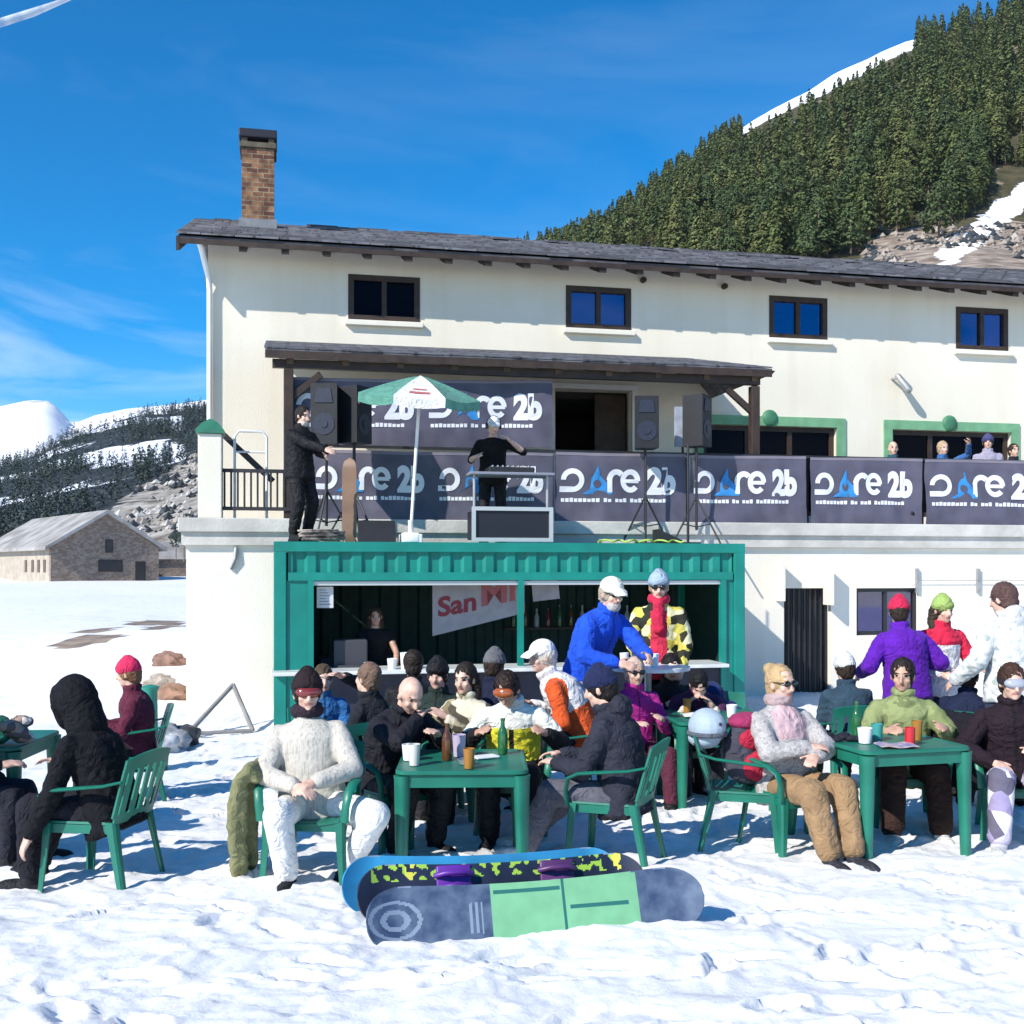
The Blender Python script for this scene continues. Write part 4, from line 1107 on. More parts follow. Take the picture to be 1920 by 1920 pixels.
def cover_mat(name, cols, scale, edge=.5):
    m = bpy.data.materials.new(name); nt, N, L, P = nodes_of(m); P.inputs['Roughness'].default_value = .9; P.inputs['Specular IOR Level'].default_value = .1
    at_ = N.new('ShaderNodeVertexColor'); at_.layer_name = 'cover'; se = N.new('ShaderNodeSeparateColor'); L.new(at_.outputs[0], se.inputs[0])
    tc = N.new('ShaderNodeTexCoord'); no = N.new('ShaderNodeTexNoise'); no.inputs['Scale'].default_value = scale; no.inputs['Detail'].default_value = 7; no.inputs['Roughness'].default_value = .65
    L.new(tc.outputs['Object'], no.inputs[0])
    n2 = N.new('ShaderNodeTexNoise'); n2.inputs['Scale'].default_value = scale*2.7; n2.inputs['Detail'].default_value = 6; L.new(tc.outputs['Object'], n2.inputs[0])
    def tone(c):
        r = N.new('ShaderNodeValToRGB'); r.color_ramp.elements[0].position = .35; r.color_ramp.elements[1].position = .68
        r.color_ramp.elements[0].color = (*c[0], 1); r.color_ramp.elements[1].color = (*c[1], 1); L.new(n2.outputs[0], r.inputs[0]); return r.outputs[0]
    cur = tone(cols[0])
    for ch, c in ((1, cols[2]), (0, cols[1])):
        ad = N.new('ShaderNodeMath'); ad.operation = 'ADD'; sb_ = N.new('ShaderNodeMath'); sb_.operation = 'MULTIPLY_ADD'; sb_.inputs[1].default_value = 2.2; sb_.inputs[2].default_value = -1.1
        L.new(no.outputs[0], sb_.inputs[0]); L.new(se.outputs[ch], ad.inputs[0]); L.new(sb_.outputs[0], ad.inputs[1])
        mr_ = N.new('ShaderNodeMapRange'); mr_.inputs[1].default_value = .44; mr_.inputs[2].default_value = .56; L.new(ad.outputs[0], mr_.inputs[0])
        mi_ = N.new('ShaderNodeMix'); mi_.data_type = 'RGBA'; L.new(mr_.outputs[0], mi_.inputs[0]); L.new(cur, mi_.inputs[6]); L.new(tone(c), mi_.inputs[7]); cur = mi_.outputs[2]
    L.new(cur, P.inputs['Base Color']); return m
def hill(name, label, X0, X1, nx, Y0, Y1, ny, fn, mats, matfn=None):
    vs = []; 
    for j in range(ny+1):
        for i in range(nx+1):
            x = X0+(X1-X0)*i/nx; y = Y0+(Y1-Y0)*j/ny; vs.append((x, y, fn(x, y)))
    w = nx+1
    fs_ = [(j*w+i, j*w+i+1, (j+1)*w+i+1, (j+1)*w+i) for j in range(ny) for i in range(nx)]
    me = bpy.data.meshes.new(name); me.from_pydata(vs, [], fs_)
    for m in mats: me.materials.append(m)
    ca = me.color_attributes.new('cover', 'FLOAT_COLOR', 'POINT'); dat = []
    for v in vs:
        k = matfn(*v); k = k if isinstance(k, tuple) else (1. if k == 1 else 0., 1. if k == 2 else 0.); dat += [k[0], k[1], 0., 1.]
    ca.data.foreach_set('color', dat)
    me.polygons.foreach_set('use_smooth', [True]*len(fs_)); me.update()
    o = link(name, me); tag(o, label, 'hill', None, 'structure'); return o
def interp(t, x):
    if x <= t[0][0]: return t[0][1]+(x-t[0][0])*(t[1][1]-t[0][1])/(t[1][0]-t[0][0])
    for (a, b), (c, d) in zip(t, t[1:]):
        if x <= c: return b+(d-b)*(x-a)/(c-a)
    a, b = t[-2]; c, d = t[-1]
    return d+(x-c)*(d-b)/(c-a)
FLOOR = mat('forest_floor', (.05, .05, .028), .95, var=.4, vscale=.05, c2=(.13, .11, .07))
SNOWF = mat('far_snow', (.86, .88, .92), .6, var=.03, vscale=.02)
ROCK = mat('bare_slope', (.20, .155, .12), .95, vscale=.09, c2=(.42, .37, .32))
RID = [(300, 640), (700, 545), (1040, 470), (1150, 420), (1250, 345), (1350, 272), (1430, 216), (1560, 140), (1700, 76), (1850, 42), (1920, 5), (2300, -200), (2800, -380)]
RY = 650.
ridge = [(atx(p, RY), EYE+(HOR-y)/FPX*RY) for p, y in RID]
def hillz(x, y):
    # a steady slope rising to the ridge; crest line measured along the view
    xs = x*RY/max(y, 60); rz_ = interp(ridge, xs)
    foot = 84.*(.7+.3*min(1.5, max(0., (xs+100)/250)))
    if y < 290:
        t = max(0, (y-45)/245.); z = .6+t*(foot-.6)*(.75+.25*t)
    elif y < RY: t = (y-290)/(RY-290); z = foot+(rz_-foot)*(t**.93)
    else: z = rz_-(y-RY)*.35
    far = min(1, max(0, (y-120)/150))
    e_ = (xs+155)/120.; e_ = max(0., min(1., e_)); e_ = e_*e_*(3-2*e_); z = -6+(z+6)*e_; far *= e_
    return z+far*(3*NZ.noise(V((x*.02, y*.02, 1)))+1.2*NZ.noise(V((x*.06, y*.06, 2))))
def topx(x, y, z): return 960+x/y*FPX, HOR-(z-EYE)/y*FPX
def inclear(px, py):
    # open snow strip and thinly wooded foot of the slope
    a = py-(455-(px-1780)*.72)
    return px > 1640 and ((px > 1770 and a > -0 ) or py > 470-(px-1640)*.2)
def ramp_(v): return max(0., min(1., v))
def hmat(x, y, z):
    px, py = topx(x, y, z)
    sn = 0.
    if 1380 < px < 1735: sn = ramp_(.5+(y-(RY-70))/40.)
    sn = max(sn, ramp_(.5+(y-RY-10)/20.))
    d_ = py-(452-(px-1780)*.78)
    if px > 1700: sn = max(sn, min(ramp_(.5+(d_+2)/22.), ramp_(.5+(52-d_)/30.), ramp_((px-1740)/50.)))
    rk = ramp_(.5+min(px-1615, py-(440-(px-1640)*.1))/40.)
    return sn, max(rk, .35*ramp_(NZ.noise(V((x*.03, y*.03, 8)))*3))
hill('forest_hill', 'steep hillside under the pine forest', -230, 520, 300, 45, 800, 300, hillz, [cover_mat('forest_slope', (((.045, .047, .025), (.10, .085, .05)), ((.84, .86, .9), (.88, .89, .92)), ((.17, .13, .10), (.42, .35, .29))), .11)], hmat)
LRID = [(-900, 905), (-300, 905), (0, 875), (60, 855), (120, 822), (200, 795), (270, 776), (385, 768), (520, 735), (700, 690), (1000, 640), (1200, 700)]
LY = 620.
lr_ = [(atx(p, LY), EYE+(HOR-y)/FPX*LY) for p, y in LRID]
def lhill(x, y):
    xs = x*LY/max(y, 60); rz_ = interp(lr_, xs)
    foot = 3.+max(0, (xs+205)*.09)
    if y < 170: z = 1.6+(foot-1.6)*max(0, (y-105)/65.)
    elif y < LY: t = (y-170)/(LY-170); z = foot+(rz_-foot)*(t**1.05)
    else: z = rz_-(y-LY)*.4
    k = min(1, max(0, (y-110)/100))
    return z+k*(3*NZ.noise(V((x*.018, y*.018, 3)))+1.3*NZ.noise(V((x*.07, y*.07, 5))))
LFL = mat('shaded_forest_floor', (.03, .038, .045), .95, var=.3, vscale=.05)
SCREE = mat('pale_scree', (.30, .27, .23), .95, vscale=.12, c2=(.55, .53, .50), bump=.3, bscale=1)
def lmat(x, y, z):
    px, py = topx(x, y, z)
    line = 985-(px-150)*.62
    rk = ramp_(.5+(py-line)/26.)
    sn = ramp_(.5+1.6*NZ.noise(V((x*.025+y*.02, y*.012, 2)))) if px < 345 and y > 300 else 0.
    if y > LY+4: sn = 1.
    return sn*(1-rk), rk
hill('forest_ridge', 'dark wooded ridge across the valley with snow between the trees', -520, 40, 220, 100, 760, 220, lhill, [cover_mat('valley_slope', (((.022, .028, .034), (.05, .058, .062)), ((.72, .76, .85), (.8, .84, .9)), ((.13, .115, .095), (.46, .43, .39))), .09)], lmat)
SR_ = [(-800, 860), (-400, 820), (-150, 800), (0, 762), (55, 750), (95, 752), (118, 775), (135, 796), (180, 778), (240, 766), (330, 758), (420, 745), (600, 770), (1100, 800)]
SY = 2600.
sr_ = [(atx(p, SY), EYE+(HOR-y)/FPX*SY) for p, y in SR_]
def smt(x, y):
    xs = x*SY/y; rz_ = interp(sr_, xs); t = (y-1500)/(SY-1500)
    z = -20+(rz_+20)*max(0, t) if y < SY else rz_-(y-SY)*.5
    return z+min(1, max(0, t))*(26*NZ.noise(V((x*.004, y*.004, 3)))*min(1, abs(y-SY)/250)+9*NZ.noise(V((x*.014, y*.014, 5)))*min(1, abs(y-SY)/120))
ROCKF = mat('far_rock', (.33, .34, .38), .9)
hill('snow_mountain', 'far snow covered mountain summit', -2200, 600, 150, 1500, 3000, 90, smt, [cover_mat('summit_snow', (((.85, .86, .9), (.88, .89, .93)), ((.4, .42, .47), (.55, .57, .62)), ((.5, .5, .5), (.6, .6, .6))), .01)], lambda x, y, z: 1 if NZ.noise(V((x*.012, y*.012, 6))) > .5 else 0)

# ---- pines: a few grown shapes, each a trunk and a crown of needle clumps
PINEM = []
for i, c in enumerate(((.095, .125, .04), (.122, .138, .047), (.07, .102, .039))):
    PINEM.append(mat('pine_needles_%s' % ('olive', 'light', 'deep')[i], c, .8, var=.45, vscale=.55, spec=.2))
BARK = mat('pine_bark', (.16, .11, .08), .9, var=.3, vscale=2)
def pine_mesh(seed, H_, wid, n, m_):
    r = random.Random(seed)
    t = MB(); t.tube([(0, 0, -1), (r.uniform(-.1, .1), 0, H_*.45), (r.uniform(-.2, .2), r.uniform(-.2, .2), H_*.97)], [H_*.02, H_*.014, H_*.003], 6)
    tm = t.mesh('trunk', BARK, 60)
    c = MB(); base = r.uniform(.12, .28)
    lean = V((r.uniform(-.2, .2), r.uniform(-.2, .2), 0))
    for i in range(n):
        f = r.random()**.8; z = base+(1-base)*f
        prof = wid*(1-((z-base)/(1-base))**1.9)**.7*(.8+.6*NZ.noise(V((z*6, seed, 0)))+.1)+.015
        a = r.random()*2*pi; q = prof*(.35+.65*math.sqrt(r.random()))*(1+.25*sin(a*3+seed))
        p = V((q*cos(a), q*sin(a), z-q*.18))*H_+lean*z
        L_ = H_*(.032+.04*r.random())*(1.15-.6*z)
        for kx in range(2):
            tx = V((-sin(a)+r.uniform(-.5, .5), cos(a)+r.uniform(-.5, .5), r.uniform(-.4, .4))).normalized()
            dn = V((cos(a)*.75+r.uniform(-.4, .4), sin(a)*.75+r.uniform(-.4, .4), -.75+r.uniform(-.35, .35))).normalized()
            b0 = p-dn*L_*.55+V((r.uniform(-1, 1), r.uniform(-1, 1), r.uniform(-1, 1)))*L_*.3
            c.add([b0, b0+dn*L_*.5+tx*L_*.5, b0+dn*L_*1.3, b0+dn*L_*.55-tx*L_*.5], [(0, 1, 2, 3)])
    cm = c.mesh('crown', m_)
    return tm, cm
variants = []
for i in range(9):
    r = random.Random(i*13); variants.append(pine_mesh(i*5+1, 1.0*10, (.22, .27, .33)[i % 3], 720, PINEM[i % 3]))
cand = []
rt_ = random.Random(21)
tries = 0
while len(cand) < 1750 and tries < 60000:
    tries += 1
    y = 250+(RY-250)*rt_.random()**.9; x = rt_.uniform(-.02, .60)*y
    z = hillz(x, y); px, py = topx(x, y, z)
    if px < 930 or px > 2130: continue
    if px > 1765 and -10 < py-(452-(px-1780)*.78) < 75: continue
    if px > 1640 and py > 432-(px-1640)*.12 and rt_.random() < .8: continue
    if 1390 < px < 1715 and py < interp(RID, px)+54: continue
    if y > RY-8: continue
    roofy = 440+max(0, px-1040)*.085
    if py > roofy+45: continue
    cand.append((y, x, z))
cand.sort()
sel = cand[:298]; rest = cand[298:]
lbls = ['olive green pine in the dense forest on the sunny slope above the lodge roof', 'lighter green pine in the dense forest on the sunny slope above the lodge roof', 'deep green pine in the dense forest on the sunny slope above the lodge roof']
for y, x, z in sel:
    k = rt_.randrange(9); tm, cm = variants[k]; s = rt_.uniform(.6, 1.65)
    e = empty('pine_tree', (x, y, z), rt_.random()*6.28); e.scale = (s*rt_.uniform(.9, 1.2), s*rt_.uniform(.9, 1.2), s)
    tag(e, lbls[k % 3], 'tree', 'pines on the slope above the lodge')
    link('trunk', tm, e); link('crown', cm, e)
far = MB(); far_src = []
def far_forest(name, label, pts, nclump, mats_):
    vs = []; fs_ = []; mi = []
    r = random.Random(4)
    for (y, x, z, H_, wd) in pts:
        k = r.randrange(len(mats_)); base = .08
        for i in range(nclump):
            f = base+(1-base)*r.random()**.85; q = wd*H_*(1-f)**.85*(.3+.7*r.random())+.1; a = r.random()*6.283
            p = V((x+q*cos(a), y+q*sin(a), z+f*H_)); L_ = H_*(.06+.06*r.random())*(1.15-.6*f)
            tx = V((-sin(a)+r.uniform(-.5, .5), cos(a)+r.uniform(-.5, .5), r.uniform(-.4, .4))); dn = V((cos(a)*.75+r.uniform(-.4, .4), sin(a)*.75+r.uniform(-.4, .4), -.75+r.uniform(-.35, .35)))
            b = len(vs); vs.extend([p-dn*L_*.5, p+tx*L_*.5, p+dn*L_*.8, p-tx*L_*.5]); fs_.append((b, b+1, b+2, b+3)); mi.append(k)
    me = bpy.data.meshes.new(name); me.from_pydata([tuple(v) for v in vs], [], fs_)
    for m in mats_: me.materials.append(m)
    me.polygons.foreach_set('material_index', mi); me.update()
    o = link(name, me); tag(o, label, 'forest', None, 'stuff'); return o
far_forest('far_forest', 'mass of pines on the upper part of the hillside', [(y, x, z, rt_.uniform(8, 15), rt_.uniform(.16, .26)) for y, x, z in rest], 150, PINEM)
LP = [mat('valley_pine_dark', (.035, .055, .04), .85, var=.3, vscale=.4), mat('valley_pine_hazed', (.045, .065, .075), .85, var=.3, vscale=.4)]  # second needle tone has the blue of distant haze mixed in
pts = []; t_ = 0
while len(pts) < 2600 and t_ < 40000:
    t_ += 1
    y = 200+(LY-200)*rt_.random()**.8; x = rt_.uniform(-.52, -.23)*y; z = lhill(x, y); px, py = topx(x, y, z)
    sn_, rk_ = lmat(x, y, z)
    if rk_ > .62 or sn_ > rt_.random()*.75+.1: continue
    if px < 250 and NZ.noise(V((x*.035, y*.018, 9))) > rt_.uniform(-.25, .35): continue
    if y > LY-3: continue
    pts.append((y, x, z, rt_.uniform(3.5, 7.5), rt_.uniform(.18, .3)))
far_forest('valley_forest', 'dark forest on the ridge across the valley', pts, 44, LP)

# loose boulders on the bare slopes
rb_ = random.Random(6)
for nm, lb_, fn_, cfn, rng, m_ in (('boulders', 'loose boulders and low scrub on the pale slope across the valley', lhill, lmat, (-.40, -.26, 150, 420), SCREE), ('boulders', 'loose boulders on the bare foot of the pine slope', hillz, hmat, (.30, .52, 220, 330), ROCK)):
    B = MB(); k = 0
    for t_ in range(6000):
        y = rb_.uniform(rng[2], rng[3]); x = rb_.uniform(rng[0], rng[1])*y; z = fn_(x, y)
        if cfn(x, y, z)[1] < .6 or NZ.noise(V((x*.05, y*.05, 2))) < rb_.uniform(-.3, .4): continue
        r_ = rb_.choice((.3, .4, .55, .8, 1.25)); B.k = 0 if rb_.random() < .6 else 1
        vv = [V((x, y, z))+V((a*r_*rb_.uniform(.7, 1.5), b*r_*rb_.uniform(.7, 1.4), c*r_*rb_.uniform(.6, 1.3))) for a, b, c in ((1,0,0),(-1,0,0),(0,1,0),(0,-1,0),(0,0,1),(0,0,-1))]
        B.add(vv, [(0,2,4),(2,1,4),(1,3,4),(3,0,4),(2,0,5),(1,2,5),(3,1,5),(0,3,5)]); k += 1
        if k > 700: break
    o = B.build(nm, [m_, LFL], None, None); tag(o, lb_, 'boulders', None, 'stuff')
# ---- stone barn on the snowfield
bc = at(95, 1090, 78.); bc.z -= .15
BST = pattern('barn_stone', [(.22, .17, .135), (.26, .205, .165), (.19, .145, .115), (.29, .235, .195)], 4.5, stretch=(1, 1, 1.9))
BLT = mat('barn_sunlit_wall', (.40, .345, .28), .9, var=.15, vscale=1.5)  # long walls paler than the gable: sunlight put into the colour
barn = empty('stone_barn', bc, math.atan2(.62, .785)); tag(barn, 'stone barn with a broad pale snowy roof on the snowfield beside the lodge', 'barn')
Wb, Lb, hb, pk = 7.8, 19., 2.6, 2.5
q = MB(); q.prism([(0, 0, -1), (Wb, 0, -1), (Wb, 0, hb), (Wb*.5, 0, hb+pk), (0, 0, hb)], (0, .4, 0), 0)
q.box((0, .4, -1), (.4, Lb, hb), 1); q.box((Wb-.4, .4, -1), (Wb, Lb, hb), 1); q.prism([(0.4, Lb-.4, -1), (Wb-.4, Lb-.4, -1), (Wb-.4, Lb-.4, hb), (Wb*.5, Lb-.4, hb+pk-.2), (.4, Lb-.4, hb)], (0, .4, 0), 0)
q.build('wall', [BST, BLT], barn)
q = MB()
for sx in (0, 1):
    e0 = V((-.5 if sx == 0 else Wb+.5, -.45, hb-.24)); e1 = V((Wb*.5, -.45, hb+pk)); 
    q.prism([e0, e1, e1+V((0, 0, .26)), e0+V((0, 0, .26))], (0, Lb+.9, 0))
q.build('roof', mat('snow_dusted_stone_roof', (.21, .195, .18), .9, vscale=.6, c2=(.40, .385, .37), bump=.4, bscale=3, detail=8), barn)
for x, z, w_, h_ in ((3.4, .9, 1.6, .7), (6.1, .1, .6, 1.4), (3.9, 2.3, .4, .8)):
    f = MB(); f.box((x-.08, -.06, z-.08), (x+w_+.08, .05, z+h_+.08)); fo = f.build('window' if h_ < 1.2 else 'door', WOODD, barn)
    g = MB(); g.box((x, -.075, z), (x+w_, -.062, z+h_)); g.build('pane' if h_ < 1.2 else 'leaf', mat('dark_pane', (.03, .03, .035), .2), fo)
for y in (1.2, 2.7, 4.3, 6.1):
    f = MB(); f.box((-.05, y, .8), (.03, y+.55, 1.7)); f.build('window', mat('barn_shutter', (.12, .09, .07), .8), barn)
# a second low building further behind
lb = empty('low_shed', at(318, 1062, 92), .5); lb.location.z -= .4; tag(lb, 'low shed with a dark base half hidden between the stone barn and the lodge', 'shed')
q = MB(); q.box((-3, 0, -1), (3.5, 4, 1.2)); q.build('wall', BST, lb); q = MB(); q.prism([(-3.3, -.3, 1.0), (-3.3, 4.3, 1.0), (-3.3, 2, 2.5)], (7.1, 0, 0)); q.build('roof', mat('snow_dusted_stone_roof', (.3, .29, .29)), lb)
# bushes between barn and lodge
for px, py, Y, s in ((352, 968, 70, 1.3), (345, 990, 64, 1.0), (330, 1000, 75, .9)):
    b = MB(); r = random.Random(px)
    for i in range(160):
        a = r.random()*6.283; f = r.random(); q_ = s*.55*math.sqrt(1-f*f*.8)*r.random()**.5
        p = V((q_*cos(a), q_*sin(a), s*1.1*f)); L_ = .09*s; o_ = V((r.uniform(-1, 1), r.uniform(-1, 1), r.uniform(-.3, 1)))*L_; s2 = V((r.uniform(-1, 1), r.uniform(-1, 1), r.uniform(-1, 1)))*L_
        b.add([p-o_, p+s2, p+o_, p-s2], [(0, 1, 2, 3)])
    e = empty('bush', at(px, py, Y)-V((0, 0, s)), 0); tag(e, {352: 'dark bush highest by the terrace wall corner', 345: 'dark bush below the highest one by the terrace wall corner', 330: 'small dark bush nearest the stone barn'}[px], 'bush')
    b.build('foliage', LP[0], e); t = MB(); t.tube([(0, 0, -1), (0, 0, s*.7)], .04*s, 5); t.build('stem', BARK, e)
# fallen brown stones behind the chairs at the lodge corner
for px, py, Y, s, c, lb_ in ((315, 1243, 21.5, .26, (.22, .13, .10), 'reddish brown rock highest in the snow by the lodge corner'), (318, 1308, 16.6, .24, (.26, .15, .10), 'orange brown rock half buried near the grey rubbish bags'), (300, 1282, 18.2, .2, (.34, .29, .24), 'pale sandy rock between the two brown rocks')):
    bm = bmesh.new(); bmesh.ops.create_icosphere(bm, subdivisions=3, radius=1)
    for v in bm.verts: v.co = V((v.co.x*s*1.2, v.co.y*s, v.co.z*s*.75))*(1+.6*NZ.noise(v.co*1.5+V((px, 0, 0))))
    q = MB(); q.frombm(bm); o = q.build('rock', mat('rock_%d' % px, c, .9, var=.3, vscale=5, bump=.4, bscale=9), None, 35); o.location = at(px, py, Y); tag(o, lb_, 'rock')

# ------------------------------------------------------------------ sky, sun, camera
SUN_EL = R(35.5); sd = V((.702, .712, 0)).normalized()      # the way the light travels over the ground
wd_ = bpy.data.worlds.new('World'); scene.world = wd_; wd_.use_nodes = True
nt = wd_.node_tree; N, L = nt.nodes, nt.links; bg = N['Background']
sky = N.new('ShaderNodeTexSky'); sky.sky_type = 'NISHITA'; sky.sun_disc = False
sky.sun_elevation = SUN_EL; az = math.atan2(-sd.x, -sd.y); sky.sun_rotation = az
sky.altitude = 2200; sky.air_density = 1.0; sky.dust_density = .15; sky.ozone_density = 3.
hs = N.new('ShaderNodeHueSaturation'); hs.inputs['Saturation'].default_value = 1.5; hs.inputs['Hue'].default_value = .497; hs.inputs['Value'].default_value = 1.0
L.new(sky.outputs[0], hs.inputs['Color'])
tc = N.new('ShaderNodeTexCoord'); mp = N.new('ShaderNodeMapping'); mp.inputs['Scale'].default_value = (1.6, 1.6, 7.); mp.inputs['Rotation'].default_value = (0, R(14), 0)
n1 = N.new('ShaderNodeTexNoise'); n1.inputs['Scale'].default_value = 1.7; n1.inputs['Detail'].default_value = 8; n1.inputs['Roughness'].default_value = .6; n1.inputs['Distortion'].default_value = .6
L.new(tc.outputs['Generated'], mp.inputs[0]); L.new(mp.outputs[0], n1.inputs[0])
rp = N.new('ShaderNodeValToRGB'); rp.color_ramp.elements[0].position = .44; rp.color_ramp.elements[1].position = .78
L.new(n1.outputs[0], rp.inputs[0])
sx = N.new('ShaderNodeSeparateXYZ'); L.new(tc.outputs['Generated'], sx.inputs[0])
mr = N.new('ShaderNodeMapRange'); mr.inputs[1].default_value = .08; mr.inputs[2].default_value = .30; mr.inputs[3].default_value = .72; mr.inputs[4].default_value = .05
L.new(sx.outputs[2], mr.inputs[0])
mu = N.new('ShaderNodeMath'); mu.operation = 'MULTIPLY'; L.new(rp.outputs[0], mu.inputs[0]); L.new(mr.outputs[0], mu.inputs[1])
mx_ = N.new('ShaderNodeMix'); mx_.data_type = 'RGBA'; L.new(mu.outputs[0], mx_.inputs[0]); L.new(hs.outputs[0], mx_.inputs[6]); mx_.inputs[7].default_value = (8, 8.3, 8.8, 1)
L.new(mx_.outputs[2], bg.inputs[0]); bg.inputs[1].default_value = .15
su = bpy.data.lights.new('sun', 'SUN'); su.energy = 4.6; su.angle = R(.53); su.color = (1, .945, .86)
so = bpy.data.objects.new('sun', su); col.objects.link(so)
trav = V((sd.x*cos(SUN_EL), sd.y*cos(SUN_EL), -sin(SUN_EL)))
so.rotation_euler = trav.to_track_quat('-Z', 'Y').to_euler()
# vapour trail high in the sky
q = MB(); p0 = at(-420, 175, 9000); p1 = at(60, 24, 9000); p2 = at(160, -14, 9000)
q.tube([p0, p0.lerp(p1, .5), p1, p2], [42, 40, 32, 8], 10)
mt = bpy.data.materials.new('vapour'); nt2, N2, L2, P2 = nodes_of(mt)
P2.inputs['Base Color'].default_value = (.95, .96, .98, 1); P2.inputs['Roughness'].default_value = 1
n_ = N2.new('ShaderNodeTexNoise'); n_.inputs['Scale'].default_value = .006; n_.inputs['Detail'].default_value = 6; t_ = N2.new('ShaderNodeTexCoord'); L2.new(t_.outputs['Object'], n_.inputs[0])
r_ = N2.new('ShaderNodeMapRange'); r_.inputs[1].default_value = .35; r_.inputs[2].default_value = .7; r_.inputs[3].default_value = .1; r_.inputs[4].default_value = .55; L2.new(n_.outputs[0], r_.inputs[0]); L2.new(r_.outputs[0], P2.inputs['Alpha'])
o = q.build('vapour_trail', mt, None, 180); tag(o, 'thin white vapour trail in the upper corner of the sky', 'vapour trail', None, 'stuff')
cam = bpy.data.cameras.new('camera'); cam.sensor_width = 36; cam.lens = 36*FPX/1920; cam.shift_y = (HOR-960)/1920
cam.clip_start = .05; cam.clip_end = 20000
co = bpy.data.objects.new('camera', cam); col.objects.link(co); co.location = (0, 0, EYE); co.rotation_euler = (pi/2, 0, 0)
scene.camera = co
vs_ = scene.view_settings; vs_.view_transform = 'Standard'; vs_.look = 'None'; vs_.exposure = .41; vs_.gamma = 1; vs_.use_curve_mapping = False
scene.cycles.max_bounces = 8; scene.cycles.transparent_max_bounces = 12

# clear mountain air
hz = MB(); hz.box((-2600, -60, -60), (2600, 3300, 432)); ha = bpy.data.materials.new('air'); ha.use_nodes = True
nt3 = ha.node_tree; nt3.nodes.remove(nt3.nodes['Principled BSDF']); pv = nt3.nodes.new('ShaderNodeVolumePrincipled'); pv.inputs['Color'].default_value = (.75, .86, 1, 1); pv.inputs['Density'].default_value = .00005; pv.inputs['Anisotropy'].default_value = .1
nt3.links.new(pv.outputs[0], nt3.nodes['Material Output'].inputs['Volume'])
o = hz.build('haze', ha); tag(o, 'clear bluish mountain air', 'haze', None, 'stuff')
# ------------------------------------------------------------------ chairs, tables, snowboards and small things
GPL = mat('green_garden_plastic', (.005, .125, .082), .42, vscale=3.5, spec=.5, c2=(.012, .175, .118), detail=9, bump=.08, bscale=90)
def make_chair():
    r = empty('garden_chair')
    q = MB(); q.shell(lambda u, v: (( u-.5)*(.44-.05*(1-v)), -.2+.43*v, .43+.012*cos((u-.5)*pi*1.2)*-1+.02*(1-v)*0-.035*max(0, v-.85)*5*(v-.85)+.015*(2*u-1)**2-.008), 14, 12, .014)
    q.shell(lambda u, v: ((u-.5)*.43, .215-.0*v, .425-.055*v), 8, 2, .012)
    for sx in (1, -1): q.shell(lambda u, v: (sx*(.19+.025*u), -.19+.4*u, .43-.05*v), 8, 2, .012)
    q.build('seat', GPL, r, 50)
    def bk(x, f):     # back surface: x across, f up
        z = .44+.40*f
        return V((x*(1+.06*f), -.2-.11*f-.035*(1-(x/.23)**2)*.9, z-.03*(x/.23)**2*f))
    q = MB()
    q.shell(lambda u, v: bk((u-.5)*.45, .8+.2*v), 14, 4, .014); q.shell(lambda u, v: bk((u-.5)*.42, .0+.14*v), 12, 2, .013)
    for i in range(5):
        x0 = -.185+.0825*i; q.shell(lambda u, v: bk(x0+.042*u, .14+.66*v), 2, 6, .012)
    for sx in (1, -1): q.shell(lambda u, v: bk(sx*(.205+.022*u), .1+.75*v), 2, 6, .014)
    q.build('backrest', GPL, r, 50)
    def prof(p, t_, sx, sy, w_):   # L shaped leg section with rounded corner
        pts = [(-sx*w_, 0), (-sx*w_*.35, sy*.004), (0, sy*.0), (sx*0, 0), (0, -sy*w_*.4), (0, -sy*w_)]
        o = [V((p[0]+a, p[1]+b, p[2])) for a, b in ((-sx*w_, sy*.0), (-sx*.012, 0), (0, -sy*.012), (0, -sy*w_), (-sx*.012, -sy*w_), (-sx*.014, -sy*.02), (-sx*.02, -sy*.014), (-sx*w_, -sy*.012))]
        return o
    for sx in (1, -1):
        q = MB(); q.loft([prof((sx*.265, .25, 0), 0, sx, 1, .034), prof((sx*.25, .235, .25), 0, sx, 1, .045), prof((sx*.245, .225, .44), 0, sx, 1, .055)]); q.build('leg', GPL, r, 40)
        q = MB(); q.loft([prof((sx*.24, -.30, 0), 0, sx, -1, .034), prof((sx*.225, -.25, .25), 0, sx, -1, .045), prof((sx*.215, -.215, .45), 0, sx, -1, .055)]); q.build('leg', GPL, r, 40)
        q = MB()
        path = [V((sx*.235, -.28, .69)), V((sx*.255, -.17, .665)), V((sx*.275, 0, .65)), V((sx*.278, .14, .635)), V((sx*.27, .215, .60)), V((sx*.258, .235, .52)), V((sx*.247, .228, .43))]
        q.tube(path, [.018, .022, .026, .027, .024, .022, .026], 8, None, (1.15, .45)); q.build('armrest', GPL, r, 60)
    return r
